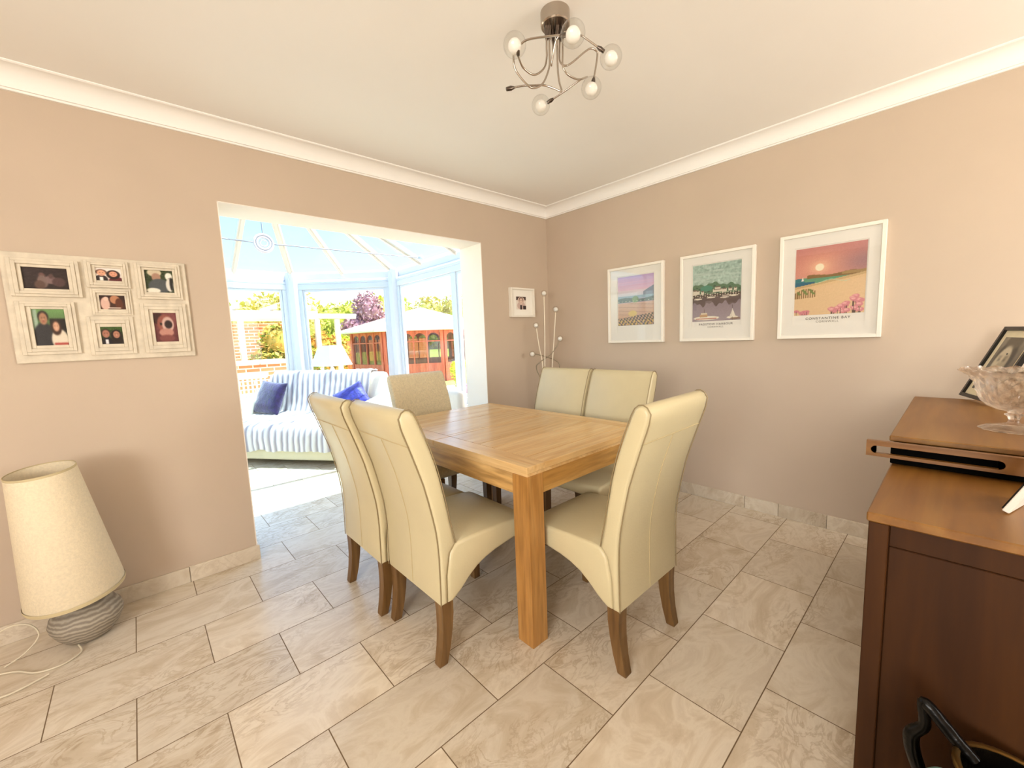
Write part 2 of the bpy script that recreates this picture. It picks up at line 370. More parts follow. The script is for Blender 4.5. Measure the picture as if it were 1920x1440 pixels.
matm = plain('white picture mount', '#f7f2e8', .9, noise_amt=.005)
distress = plain('distressed cream frame', '#d8ccb8', .6, noise_amt=.09, nscale=25, bump=.15, bscale=60)
blackf = plain('black picture frame', '#15100c', .3)
printm = attrmat('printed picture', .35)
photom = attrmat('printed photo', .3)
inkm = plain('printed ink', '#3c342e', .7); inkg = plain('faded printed ink', '#8a8378', .7)
shade_m = plain('linen lamp shade', '#e6d6b8', .9, noise_amt=.06, nscale=120, bump=.2, bscale=260)
pebble = plain('grey banded stone', '#9a8f80', .7, noise_amt=.25, nscale=9, bump=.3, bscale=40)
cablem = plain('white cable', '#d8ccb4', .5)
paintw = plain('cream painted metal', '#efe3cc', .35)
steel = plain('dull steel', '#8f8470', .35, metal=1.)
globeg = glass('clear globe glass', (.95, .95, .94), 1.0)
frost = plain('frosted inner bulb', '#f7f2ea', .5, noise_amt=.0)
sofam = plain('white sofa leather', '#dcd3c6', .5, noise_amt=.03)
sofab = plain('cream sofa base', '#e4d8b8', .5, noise_amt=.03)
throwm = attrmat('striped plush throw', .95, .3, .5)
purple = plain('purple velvet', '#26124c', .45, noise_amt=.5, nscale=22, sheen=.6, bump=.4, bscale=50)
bluev = plain('blue velvet', '#23248c', .45, noise_amt=.4, nscale=22, sheen=.5, bump=.4, bscale=50)
lampw = plain('white fabric shade', '#d8d5cc', .9, noise_amt=.01)
ironm = plain('black cast metal', '#0c0906', .28, metal=.5, noise_amt=.3, nscale=30, bump=.25, bscale=40)
tealm = plain('teal enamel', '#5f7d72', .55, noise_amt=.25, nscale=60)
crystal, nt_, b_ = new_mat('pressed crystal')
b_.inputs['Transmission Weight'].default_value = 1.; b_.inputs['Roughness'].default_value = .02; b_.inputs['IOR'].default_value = 1.5; b_.inputs['Base Color'].default_value = (.97, .93, .88, 1)
nz_ = N(nt_, 'ShaderNodeTexNoise', i_Scale=30.); tc_ = N(nt_, 'ShaderNodeTexCoord'); nt_.links.new(tc_.outputs['Object'], nz_.inputs['Vector'])
bp_ = N(nt_, 'ShaderNodeBump', i_Strength=.2, i_Distance=.004); nt_.links.new(nz_.outputs['Fac'], bp_.inputs['Height']); nt_.links.new(bp_.outputs[0], b_.inputs['Normal'])
o_ = nt_.nodes['Material Output']; tr_ = N(nt_, 'ShaderNodeBsdfTransparent'); tr_.inputs[0].default_value = (.93, .91, .88, 1); ms_ = N(nt_, 'ShaderNodeMixShader'); ms_.inputs[0].default_value = .5
nt_.links.new(tr_.outputs[0], ms_.inputs[1]); nt_.links.new(b_.outputs[0], ms_.inputs[2]); nt_.links.new(ms_.outputs[0], o_.inputs[0])
# banded stone of the lamp base
nt_ = pebble.node_tree; wv = N(nt_, 'ShaderNodeTexWave', bands_direction='Z', i_Scale=19., i_Distortion=6., i_Detail=4.); tc_ = N(nt_, 'ShaderNodeTexCoord')
nt_.links.new(tc_.outputs['Object'], wv.inputs['Vector']); rp = ramp(nt_, [(.1, '#857a6c'), (.5, '#968b7b'), (.95, '#aca190')])
nt_.links.new(wv.outputs['Fac'], rp.inputs['Fac']); nt_.links.new(rp.outputs[0], nt_.nodes['Principled BSDF'].inputs['Base Color'])

# ================================================================== SETTING
HC = 2.41; OX0, OX1, OZ = -2.593, -.802, 2.018; WT = .28
struct(MB().box((-6.2, -5.2, -.1), (.3, 4.3, 0)).build('floor', floorm))
struct(MB().box((-5.8, -4.8, HC), (.2, WT, HC+.12)).build('ceiling', ceilm))
# wall with the wide opening, one mesh
w = MB(); w.box((-5.8, 0, 0), (OX0, WT, HC)).box((OX1, 0, 0), (.2, WT, HC)).box((OX0, 0, OZ), (OX1, WT, HC))
wl = w.build('wall_left', wallm); struct(wl)
struct(MB().box((0, -4.8, 0), (.2, 0, HC)).build('wall_right', wallm))
# white painted reveal linings of the opening
lin = MB().box((OX1-.004, -.001, 0), (OX1+.0005, WT+.002, OZ)).box((OX0, -.001, OZ-.004), (OX1, WT+.002, OZ+.0005)).box((OX0-.0005, -.001, 0), (OX0+.004, WT+.002, OZ))
struct(lin.build('trim_1', revealm))
# unseen rear and far left walls, with windows guessed to suit the fill lamps
rw = MB(); y0, y1 = -4.8, -4.6
for a, b, z0, z1 in [(-5.8, -1.55, 0, HC), (-1.55, -.15, 0, .75), (-1.55, -.15, 2.15, HC), (-.15, .2, 0, HC)]:
    rw.box((a, y0, z0), (b, y1, z1))
struct(rw.build('wall_rear', wallm))
fl = MB()
for a, b, z0, z1 in [(-4.8, -4.4, 0, HC), (-4.4, -2.6, 0, .85), (-4.4, -2.6, 2.15, HC), (-2.6, 0, 0, HC)]: fl.box((-5.8, a, z0), (-5.6, b, z1))
struct(fl.build('wall_far_left', wallm))
for k, (a, b, z0, z1) in enumerate([(-1.55, -.15, .75, 2.15), (-4.4, -2.6, .85, 2.15)]):
    f = MB(); t = .06; TM = Matrix.Identity(4) if k == 0 else Matrix(((0, 1, 0, -1.0), (1, 0, 0, 0), (0, 0, 1, 0), (0, 0, 0, 1)))
    f.box((a, -4.73, z0), (a+t, -4.67, z1)).box((b-t, -4.73, z0), (b, -4.67, z1)).box((a+t, -4.73, z0), (b-t, -4.67, z0+t)).box((a+t, -4.73, z1-t), (b-t, -4.67, z1)).box(((a+b)/2-t/2, -4.73, z0+t), ((a+b)/2+t/2, -4.67, z1-t))
    f.bm.transform(TM); fr = f.build('window_%d' % (k+1), upvc); struct(fr)
    g = MB().box((a+t, -4.705, z0+t), (b-t, -4.695, z1-t)); g.bm.transform(TM); g.build('pane', winglass, fr)
# coving: quarter-hollow profile swept along the walls
def cove_profile():
    P = [(0, HC), (-.004, HC-.083)]; P = [(0, HC-.084)]
    pts = [(0.0, HC+.0), (0.0, HC-.082), (.012, HC-.082), (.014, HC-.074)]
    for i in range(9):
        a = i/8*PI/2; pts.append((.022+.072*(1-math.cos(a)), HC-.074+.066*math.sin(a)))
    pts += [(.098, HC-.008), (.104, HC-.004), (.104, HC)]
    return pts
cp = cove_profile()
def sweep_cove(name, path):
    """path: inner wall-line corners with mitre offset direction"""
    m = MB(); rings = []
    for p, o in path: rings.append([m.bm.verts.new((p[0]+o[0]*d, p[1]+o[1]*d, z)) for d, z in cp])
    for a, b in zip(rings, rings[1:]):
        for i in range(len(cp)-1): m.bm.faces.new((a[i], a[i+1], b[i+1], b[i]))
    return struct(m.build(name, ceilm, smooth=30))
sweep_cove('trim_2', [((-5.6, 0), (0, -1)), ((0, 0), (-1, -1))])
sweep_cove('trim_3', [((0, 0), (-1, -1)), ((0, -4.6), (-1, 0))])
# stone skirtings
def skirt(name, segs, fixed, along, wrap=None):
    m = MB(); 
    for a, b in segs:
        g = .0012
        if along == 'x': m.box((a+g, -.012, 0), (b-g, 0, .084), .0015, 1)
        else: m.box((-.012, a+g, 0), (0, b-g, .084), .0015, 1)
    if wrap: m.box(*wrap, .0015, 1)
    return struct(m.build(name, skirtm))
sk = [-2.578, -2.906]
while sk[-1] > -5.4: sk.append(sk[-1]-.4585)
skirt('baseboard_left', [(b, a) for a, b in zip(sk, sk[1:])], 0, 'x', ((OX0, .0005, 0), (OX0+.014, WT, .084)))
skirt('baseboard_left.001', [(OX1+.0, -.44), (-.44, -.012)], 0, 'x')
sk = [-.0, -.41, -.86, -1.323, -1.779, -1.981, -2.237, -2.70, -3.15, -3.6, -4.05, -4.58]
skirt('baseboard_right', [(b, a) for a, b in zip(sk, sk[1:])], 0, 'y')

# ================================================================== CONSERVATORY
XR, XL, YA = -.333, -3.667, 2.479
PTS = [(XR, WT), (XR, YA), (-1.356, 3.36), (-2.644, 3.36), (XL, YA), (XL, WT)]
EZ0, EZ1 = 2.04, 2.19; SILL = .52
HUB = Vector((-2.0, 1.78, 3.04)); RIDGE = Vector((-2.0, WT+.02, 3.04))
def facet(k, p, q, mullions):
    p = Vector((*p, 0)); q = Vector((*q, 0)); d = (q-p); L = d.length; d.normalize(); n = Vector((-d.y, d.x, 0))   # n points inwards for counter-clockwise walk
    n = n if (Vector((-2, 1.5, 0))-p).dot(n) > 0 else -n
    M = Matrix(((d.x, n.x, 0, p.x), (d.y, n.y, 0, p.y), (0, 0, 1, 0), (0, 0, 0, 1)))
    wb = MB(); wb.box((0, -.24, 0), (L, 0, SILL-.03), mat=M); struct(wb.build('wall_conservatory', revealm))
    sb = MB(); sb.box((.0, -.10, SILL-.03), (L, .06, SILL), .006, 2, mat=M); struct(sb.build('trim_sill', upvc))
    f = MB(); t = .075; D0, D1 = -.07, 0.0
    f.box((.05, D0, SILL), (L-.05, D1, SILL+.07), .006, 1, mat=M).box((.05, D0, EZ0-.07), (L-.05, D1, EZ0), .006, 1, mat=M)
    xs = [.05]+mullions+[L-.05]
    for i, x in enumerate(xs):
        a, b = (x, x+t) if i == 0 else ((x-t, x) if i == len(xs)-1 else (x-t*.55, x+t*.55))
        f.box((a, D0, SILL+.07), (b, D1, EZ0-.07), .006, 1, mat=M)
    # inner sash beading
    for a, b in zip(xs, xs[1:]):
        a2, b2 = a+t*(1 if a == xs[0] else .55), b-t*(1 if b == xs[-1] else .55)
        z0, z1 = SILL+.07, EZ0-.07; g = .03
        f.box((a2, -.055, z0), (a2+g, -.015, z1), .004, 1, mat=M).box((b2-g, -.055, z0), (b2, -.015, z1), .004, 1, mat=M)
        f.box((a2+g, -.055, z0), (b2-g, -.015, z0+g), .004, 1, mat=M).box((a2+g, -.055, z1-g), (b2-g, -.015, z1), .004, 1, mat=M)
    fr = f.build('window_%d' % (k+3), upvc); struct(fr)
    for a, b in zip(xs, xs[1:]):
        a2, b2 = a+t*(1 if a == xs[0] else .55), b-t*(1 if b == xs[-1] else .55)
        g = MB(); g.box((a2+.02, -.038, SILL+.09), (b2-.02, -.032, EZ0-.09), mat=M); g.build('pane', winglass, fr)
    # eaves beam: stepped white box section
    e = MB(); e.box((-.0, -.14, EZ0), (L, .0, EZ0+.035), .006, 1, mat=M).box((-.0, -.14, EZ0+.035), (L, -.03, EZ0+.06), .004, 1, mat=M).box((-.03, -.16, EZ0+.06), (L+.03, -.05, EZ1), .008, 1, mat=M)
    struct(e.build('trim_eaves', upvc))
Ls = [(Vector(b)-Vector(a)).length for a, b in zip(PTS, PTS[1:])]
mull = [[.82], [], [], [], [1.36]]
for k, (a, b) in enumerate(zip(PTS, PTS[1:])): facet(k, a, b, mull[k])
# corner posts
for p in PTS[1:5]:
    m = MB(); c = Vector((*p, 0)); i = (Vector((-2, 1.5, 0))-c).normalized()
    m.tube([c+Vector((0, 0, SILL)), c+Vector((0, 0, EZ1))], .075, 8)
    struct(m.build('trim_post', upvc))
    m = MB(); c2 = c+i*.045
    m.lathe([(0, EZ0+.02), (.025, EZ0+.02), (.035, EZ0+.10), (.05, EZ1), (0, EZ1)], 8, c2); struct(m.build('trim_post_cap', upvc))
# outer house wall above and beside the opening, conservatory side
hw = MB(); hw.box((XL-.2, WT, 0), (OX0, WT+.02, 3.35)).box((OX1, WT, 0), (XR+.2, WT+.02, 3.35)).box((OX0, WT, OZ), (OX1, WT+.02, 3.35))
struct(hw.build('wall_house', revealm))
# roof: rafters and glass
eave = []
for a, b in zip(PTS, PTS[1:]):
    a = Vector(a); b = Vector(b); eave.append(('c', a)); n = 3 if (a-b).length > 2 else 2
    for j in range(1, n): eave.append(('m', a+(b-a)*j/n))
eave.append(('c', Vector(PTS[-1])))
def topof(p):
    if p.y < HUB.y-.75: return Vector((HUB.x, max(p.y, WT+.02), HUB.z))
    return HUB
raf = []
for kind, p in eave:
    foot = Vector((p.x, p.y, EZ1-.01)); top = topof(p)
    raf.append((foot, top))
    m = MB(); wd = .075 if kind == 'c' else .06
    m.beam(foot, top, wd, .06, bev=.012); dn = Vector((0, 0, -.035)); m.beam(foot+dn, top+dn, wd*.45, .03, bev=.008)
    struct(m.build('trim_rafter', rafterm))
m = MB(); m.beam(RIDGE+Vector((0, 0, -.02)), HUB+Vector((0, .05, -.02)), .12, .12, bev=.02); m.lathe([(0, -.16), (.05, -.15), (.16, -.06), (.17, .05), (0, .07)], 16, HUB); struct(m.build('trim_ridge', rafterm))
for (f1, t1), (f2, t2) in zip(raf, raf[1:]):
    g = bmesh.new(); off = Vector((0, 0, .02)); q = [f1+off, f2+off, t2+off] + ([t1+off] if (t1-t2).length > .01 else [])
    vs = [g.verts.new(v) for v in q]; g.faces.new(vs)
    me = bpy.data.meshes.new('ceiling_glass'); g.to_mesh(me); g.free(); o = link('ceiling_glass', me, roofglass); struct(o)
# tie bar with decorative boss
BO = Vector((-2.0, 1.75, 2.20))
tb = empty('tie_bar', BO); tag(tb, 'slim steel tie bar with a round scrolled boss hanging under the glass roof', 'tie bar')
MB().tube([(1.62, -.12, .0), (0.075, 0, 0)], .007).tube([(-1.62, -.12, 0), (-.075, 0, 0)], .007).tube([(0, 0, .07), (0, .03, .84)], .006).build('rod', plain('grey rod', '#a9a4ab', .4, metal=.3), tb)
m = MB()
def ring(m, R, r, c=(0, 0, 0), n=28, k=8, yz='xz', ph=0, span=2*PI):
    m.tube([Vector(c)+Vector((R*math.cos(ph+i*span/n), 0, R*math.sin(ph+i*span/n))) for i in range(n+1)], r, k, caps=True)
ring(m, .078, .012); ring(m, .03, .008)
m.tube([(.055*math.cos(a)*(1), 0, .055*math.sin(a)) for a in np.linspace(0, 2*PI, 25)], .012, 8)
m.build('boss', plain('pale lilac plastic', '#ded3d8', .4), tb, 50)
MB().sphere((1.6, -.12, 0), .035).build('end_cap', upvc, tb, 50)

# ================================================================== DINING CHAIRS
BACKE = [(-.117, .978), (-.111, .945), (-.103, .919), (-.089, .88), (-.075, .838), (-.056, .78), (-.039, .725), (-.024, .66), (-.012, .601), (-.002, .545), (.003, .492), (.005, .43), (.004, .34), (.002, .25)]
FRONTE = [(.078, .472), (.066, .53), (.058, .568), (.050, .615), (.040, .668), (.027, .735), (.012, .794), (-.006, .85), (-.026, .905), (-.040, .94), (-.052, .97)]
TOPE = [(-.062, .990), (-.076, 1.002), (-.092, 1.004), (-.107, .996)]
HWD = .218
def make_chair(mat, name='dining_chair'):
    t = empty(name)
    back = BACKE + [(.030, .25), (.034, .36), (.05, .44)] + FRONTE + TOPE
    MB().prism(back, -HWD, HWD, .016, 3).build('backrest', mat, t, 50)
    seat = [(.0305, .25), (.052, .25), (.074, .262), (.096, .277), (.135, .311), (.176, .338), (.22, .356), (.269, .368), (.33, .377), (.385, .383), (.462, .388), (.475, .40), (.480, .425), (.474, .445), (.455, .456), (.40, .462), (.32, .468), (.22, .473), (.14, .474), (.079, .472), (.0505, .44), (.0345, .36)]
    MB().prism(seat, -HWD, HWD, .014, 3).build('seat', mat, t, 50)
    if mat is leather:
        for s in (-1, 1):
            yy = s*(HWD-.006); m = MB()
            m.tube([(x-.002, yy, z) for x, z in reversed(BACKE)]+[(x, yy, z+.002) for x, z in reversed(TOPE)]+[(x+.002, yy, z) for x, z in reversed(FRONTE)], .0021, 6)
            m.build('piping', pipem, t, 60)
        def bx(z): return float(np.interp(z, [p[1] for p in reversed(BACKE)], [p[0] for p in reversed(BACKE)]))
        MB().tube([(bx(.875)-.001, -HWD+.012, .875), (bx(.875)-.001, HWD-.012, .875)], .0022, 6).build('seam', seamm, t, 60)
        MB().tube([(bx(z)-.0008, 0, z) for z in np.linspace(.875, .26, 16)], .0018, 6).build('seam', seamm, t, 60)
        for s in (-1, 1): MB().tube([(.08, s*(HWD-.002), .452), (.2, s*(HWD-.002), .452), (.34, s*(HWD-.002), .446), (.46, s*(HWD-.002), .434)], .0016, 6).build('seam', seamm, t, 60)
    for s in (-1, 1):
        y = s*(HWD-.034)
        b = bmesh.new(); secs = []
        for xc, hw_, z in [(.030, .0245, .252), (.031, .0235, .20), (.027, .0215, .14), (.017, .0195, .07), (.002, .0175, .004), (.001, .0155, 0)]:
            secs.append([b.verts.new((xc+a*hw_, y+c*(hw_+.001), z)) for a, c in ((-1, -1), (1, -1), (1, 1), (-1, 1))])
        for a_, c_ in zip(secs, secs[1:]):
            for k in range(4): b.faces.new((a_[k], a_[(k+1) % 4], c_[(k+1) % 4], c_[k]))
        b.faces.new(secs[0]); b.faces.new(secs[-1][::-1])
        m = MB(); m.add(b); m.build('leg', legm, t)
        b = bmesh.new(); secs = []
        for hw_, z in [(.023, .386), (.022, .3), (.019, .12), (.017, .004), (.015, 0)]:
            secs.append([b.verts.new((.448+a*hw_, y+c*hw_, z)) for a, c in ((-1, -1), (1, -1), (1, 1), (-1, 1))])
        for a_, c_ in zip(secs, secs[1:]):
            for k in range(4): b.faces.new((a_[k], a_[(k+1) % 4], c_[(k+1) % 4], c_[k]))
        b.faces.new(secs[0]); b.faces.new(secs[-1][::-1])
        m = MB(); m.add(b); m.build('leg', legm, t)
    return t
def dup(root):
    r = root.copy(); COL.objects.link(r)
    for ch in list(root.children):
        c = ch.copy(); COL.objects.link(c); c.parent = r
    return r
G = 'dining chairs around the oak table'
proto = make_chair(leather)
spots = [(-2.262, -1.265, 0, 'cream leather dining chair nearest the camera on the left, its back turned to us'),
         (-2.290, -.822, 0, 'cream leather dining chair half hidden behind the nearest left chair, back turned'),
         (-1.625, -1.968, 90, 'cream leather dining chair at the near end of the table, seen from behind'),
         (-.862, -.862, 180, 'cream leather dining chair facing us across the table, in front of the corner lamp'),
         (-.862, -1.312, 180, 'cream leather dining chair facing us, right of the one before the corner lamp')]
for i, (x, y, a, lab) in enumerate(spots):
    c = proto if i == 0 else dup(proto); c.location = (x, y, 0); c.rotation_euler = (0, 0, math.radians(a)); tag(c, lab, 'chair', G)
c = make_chair(fleece); c.location = (-1.515, -.155, 0); c.rotation_euler = (0, 0, math.radians(-90)); tag(c, 'cream fleecy fabric dining chair at the far end of the table, before the opening', 'chair', G)

# ================================================================== TABLE
TX0, TX1, TY0, TY1, TZ = -1.962, -1.052, -1.652, -.332, .745
t = empty('dining_table', ((TX0+TX1)/2, (TY0+TY1)/2, 0)); tag(t, 'rectangular light oak extending dining table on square legs', 'table')
ox, oy = (TX0+TX1)/2, (TY0+TY1)/2; hx_, hy_ = (TX1-TX0)/2, (TY1-TY0)/2
th = .026; rw_ = .10; g = .0032
# long rails, split at the middle
for s in (-1, 1):
    xa, xb = (-hx_, -hx_+rw_) if s < 0 else (hx_-rw_, hx_)
    MB().box((xa, -hy_, TZ-th), (xb, -g/2, TZ), .0022, 2).build('side_rail', oaky, t); MB().box((xa, g/2, TZ-th), (xb, hy_, TZ), .0022, 2).build('side_rail', oaky, t)
m = MB()
ya = [-hy_, -hy_+.105]; inner = [(-hy_+.105, -.335), (-.335, -.235), (-.235, 0), (0, .03), (.03, .30), (.30, hy_-.10), (hy_-.10, hy_)]
m.box((-hx_+rw_+g/2, -hy_, TZ-th), (hx_-rw_-g/2, -hy_+.105-g/2, TZ), .0018, 2)
for a, b in inner: m.box((-hx_+rw_+g/2, a+g/2, TZ-th), (hx_-rw_-g/2, b-g/2, TZ), .0016, 2)
m.build('tabletop', oakx, t)
m = MB()   # under-frame band below the top
m.box((-hx_+.006, -hy_+.006, TZ-th-.014), (hx_-.006, hy_-.006, TZ-th)).build('top_underlay', oaky, t)
z1 = TZ-th-.014; z0 = .622; lg = .088
for s in (-1, 1):
    xo = s*(hx_-.005); xi = s*(hx_-.028)
    MB().box((min(xo, xi), -hy_+lg, z0), (max(xo, xi), hy_-lg, z1), .0015, 1).build('apron', apronm, t)
    yo = s*(hy_-.005); yi = s*(hy_-.028)
    MB().box((-hx_+lg, min(yo, yi), z0), (hx_-lg, max(yo, yi), z1), .0015, 1).build('apron', apronx, t)
for sx in (-1, 1):
    for sy in (-1, 1):
        xa, xb = sorted((sx*(hx_-.002), sx*(hx_-lg))); yaa, yb = sorted((sy*(hy_-.002), sy*(hy_-lg)))
        MB().box((xa, yaa, 0), (xb, yb, z1), .003, 2).build('leg', oakz, t)

# ================================================================== POSTERS ON THE RIGHT WALL
def p_beach(U, V):
    p = Paint(U, V, '#c97e78', '#e8a88e'); V_, U_ = V, U
    p.soft(.40, .72, .5, .28, '#efae90', .8); p.soft(.98, .72, .42, .22, '#a07a80', .8)
    p.soft(.36, .70, .14, .09, '#f9cfa8', .8); p.ell(.36, .70, .062, .052, '#fff3d2')
    hz = .56+.10*U_
    sea = (V_ < .555+.02*U_)&(V_ > .40); p.put(sea, '#2f7f86'); p.put(sea&(U_+V_*1.2 > .75), '#63a07c'); p.put(sea&(U_ < .3)&(V_ < .5), '#256a84')
    hd = .553+.05*np.sin(U_*2.6)+.02*np.sin(U_*9); p.put((V_ < hd)&(V_ > .545-.0*U_)&(U_ > .18), '#8a6a3a'); p.put((V_ < .60+.03*(U_-.6))&(V_ > .565)&(U_ > .68), '#a98a55')
    sand = V_ < .435+.14*U_**1.1; p.put(sand, '#e7c493'); p.put(V_ < .40+.13*U_**1.1-.03, '#e9c79a')
    p.put(sand&(V_ > .40+.14*U_**1.1), '#cfae7c')
    p.put((np.abs(V_-.49-.02*np.sin(U_*15)) < .006)&(U_ > .3)&(U_ < .8), '#c7e0c0', .6)
    p.put((np.abs(U_-.115) < .018*(1-(V_-.52)/.06))&(V_ > .52)&(V_ < .585), '#fbf3e6')
    # fence in the sand
    f = (V_ > .25+.05*U_)&(V_ < .34+.06*np.sin(U_*9))&(U_ < .33); p.put(f&(np.sin(U_*190) > -.1), '#8c6a3a'); p.put(f&(V_ > .31)&(np.sin(U_*60+V_*50) > .2), '#7a8a4a')
    r = np.random.default_rng(3)
    for _ in range(26):
        x, y = r.uniform(.55, 1), 0; y = r.uniform(.02, .05+.26*(x-.5)/.5)
        p.put((np.abs(U-x) < .006)&(V < y), '#5e4a3c'); p.ell(x, y, .05, .03, '#dc8a92'); p.ell(x-.01, y+.008, .03, .014, '#f0b2b0')
    for _ in range(9):
        x, y = r.uniform(0, .2), r.uniform(.01, .08); p.ell(x, y, .045, .022, '#dc8a92'); p.put((np.abs(U-x) < .004)&(V < y), '#6a5340')
    return p.noise(.012, 1).c
def p_harbour(U, V):
    p = Paint(U, V, '#a4bdb0', '#c6d6c8').noise(.02, 5, 5)
    r = np.random.default_rng(8)
    for _ in range(16): p.ell(r.uniform(0, 1), r.uniform(.68, .95), r.uniform(.06, .2), r.uniform(.01, .03), '#c9d9cd', .5)
    hill = .60+.06*np.sin(U*3.+.4)+.02*np.sin(U*17)+.012*np.sin(U*41)
    p.put((V < hill)&(V > .42), '#5e7f60'); p.put((V < hill-.04)&(V > .42)&(np.sin(U*50)*np.sin(V*80) > .2), '#3f5c48')
    p.ell(.30, .58, .13, .05, '#4f9078'); 
    for x, w_, y, h_ in [(.0, .10, .47, .09), (.08, .07, .48, .07), (.19, .06, .47, .06), (.44, .18, .50, .05), (.48, .12, .55, .04), (.62, .10, .49, .06), (.75, .08, .50, .05), (.86, .06, .50, .05)]:
        p.rect(x, y, x+w_, y+h_, '#e2d8c4'); p.rect(x+.01, y+h_*.8, x+w_-.01, y+h_+.012, '#7c6a5c')
    p.rect(0, .43, 1, .475, '#4c4038'); p.put((V > .43)&(V < .50)&(np.sin(U*120)+np.sin(V*160+U*40) > .9), '#d9cdb8')
    wt = V < .43; p.grad(0, .43, '#a99aa0', '#8f8088', wt)
    refl = (V > .30+.03*np.sin(U*21)+.02*np.sin(U*47))&wt; p.put(refl, '#5b4a46', .85); p.put(refl&(U > .28)&(U < .42)&(V < .36), '#7d6e70', .9)
    for x, y, c in [(.12, .40, '#ece2cf'), (.40, .415, '#ece2cf'), (.68, .40, '#ddd2c4'), (.72, .43, '#c8b8a8'), (.86, .42, '#ece2cf')]: p.ell(x, y, .09, .012, c); p.rect(x-.003, y, x+.003, y+.09, '#e6dccb')
    p.ell(.30, .055, .27, .035, '#f3ead6'); p.rect(.05, .055, .56, .075, '#f3ead6'); p.rect(.08, .04, .52, .05, '#b8553e'); p.rect(.16, .075, .33, .12, '#cba57c'); p.rect(.19, .12, .32, .15, '#e6d6b8'); p.rect(.255, .15, .262, .21, '#6b5040')
    p.ell(.84, .05, .11, .022, '#f3ead6'); p.put((np.abs(U-.84) < .003)&(V < .26), '#5d4b44'); p.put((V > .06)&(V < .20)&(U > .84)&(U < .84+.07*(1-(V-.06)/.14)), '#efe6d6'); p.put((V > .06)&(V < .17)&(U < .84)&(U > .84-.06*(1-(V-.06)/.12)), '#e2d8ca')
    p.ell(.90, .03, .10, .018, '#8a6850', .7)
    return p.noise(.015, 2).c
def p_lilac(U, V):
    p = Paint(U, V, '#c9a6c6', '#e8c6cc'); p.grad(.72, 1, '#e8bccb', '#bfa2cf'); p.put((V > .80)&(V < .82), '#dba6bf', .6); p.put((V > .87)&(V < .885), '#e3b6cc', .6)
    p.grad(.56, .72, '#c7d3da', '#edd2d6'); p.put((V < .62+.16*np.clip((U-.6)/.4, 0, 1))&(V > .60)&(U > .72), '#8c93a0')
    p.put((V < .60)&(V > .54), '#9db4bf'); p.put((V < .55+.02*np.sin(U*7))&(V > .47), '#6f7c74'); p.ell(.5, .52, .09, .07, '#7f9a6a'); p.put((V < .50)&(np.sin(U*60)+np.sin(V*90) > .8), '#e4e0c4')
    p.grad(.1, .46, '#cfa07c', '#d7b39a', V < .46); p.put((V < .45)&(np.abs(np.sin(V*40+U*3)) < .25), '#a98472', .6); p.put((V < .14+.1*U)&(np.sin(U*70+V*30)*np.sin(V*80) > -.1), '#5f5540'); p.put((V < .12)&(np.sin(U*50)*np.sin(V*60) > .4), '#d9b45a')
    p.ell(.42, .24, .12, .06, '#e3c86a', .8)
    return p.noise(.012, 3).c
def poster(label, ya, yb, z0, z1, art, txt1, txt2, ar, tsz):
    """on wall x=0; ya>yb; ar = (y0,y1,z0,z1) of the printed art"""
    cy, cz = (ya+yb)/2, (z0+z1)/2; t = empty('framed_poster', (-.001, cy, z0)); tag(t, label, 'picture', 'framed coastal posters on the right wall')
    def B(m, y0_, y1_, a, b, x0, x1, bev=0.): m.box((x0, min(y0_, y1_)-cy, a-z0), (x1, max(y0_, y1_)-cy, b-z0), bev, 1)
    fw_ = .019; D = -.03; m = MB()
    B(m, ya, ya-fw_, z0, z1, D, 0, .0015); B(m, yb, yb+fw_, z0, z1, D, 0, .0015); B(m, ya-fw_, yb+fw_, z0, z0+fw_, D, 0, .0015); B(m, ya-fw_, yb+fw_, z1-fw_, z1, D, 0, .0015)
    m.build('frame', whitef, t)
    m = MB(); B(m, ya-fw_, yb+fw_, z0+fw_, z1-fw_, -.010, -.006); m.build('paper', matm, t)
    py0, py1, pz0, pz1 = ar[0]+.006, ar[1]-.006, ar[2]-.055, ar[3]+.006
    m = MB(); mz = -.0155
    B(m, ya-fw_, py0, z0+fw_, z1-fw_, mz, -.0105); B(m, yb+fw_, py1, z0+fw_, z1-fw_, mz, -.0105); B(m, py0, py1, z0+fw_, pz0, mz, -.0105); B(m, py0, py1, pz1, z1-fw_, mz, -.0105)
    m.build('mount', matm, t)
    w_, h_ = ar[0]-ar[1], ar[3]-ar[2]
    picture('print', (-.0112, ar[0]-cy, ar[2]-z0), (0, -1, 0), (0, 0, 1), w_, h_, 120, 144, art, printm, t)
    yc = (ar[0]+ar[1])/2-cy; M0 = Matrix(((0, 0, -1, -.0108), (-1, 0, 0, yc), (0, 1, 0, 0), (0, 0, 0, 1)))
    for body, zz, sz, mt in ((txt1, ar[2]-.028, tsz, inkm), (txt2, ar[2]-.046, tsz*.85, inkg)):
        if body:
            M = M0.copy(); M[2][3] = zz-z0; text_mesh('lettering', body, sz, M, mt, t, 1.25)
    m = MB(); B(m, ya-fw_, yb+fw_, z0+fw_, z1-fw_, -.021, -.0195); m.build('glass', panelass, t)
poster('white framed poster nearest the room corner, lilac sky over a beach', -.701, -1.193, 1.153, 1.761, p_lilac, None, None, (-.789, -1.107, 1.292, 1.682), .02)
poster('middle white framed poster of a grey green harbour with moored boats', -1.321, -1.811, 1.154, 1.760, p_harbour, 'PADSTOW HARBOUR', 'CORNWALL', (-1.407, -1.726, 1.292, 1.683), .0195)
poster('white framed poster farthest from the corner, red sunset sky over a sandy bay', -1.946, -2.432, 1.158, 1.773, p_beach, 'CONSTANTINE BAY', 'CORNWALL', (-2.028, -2.356, 1.296, 1.686), .0195)

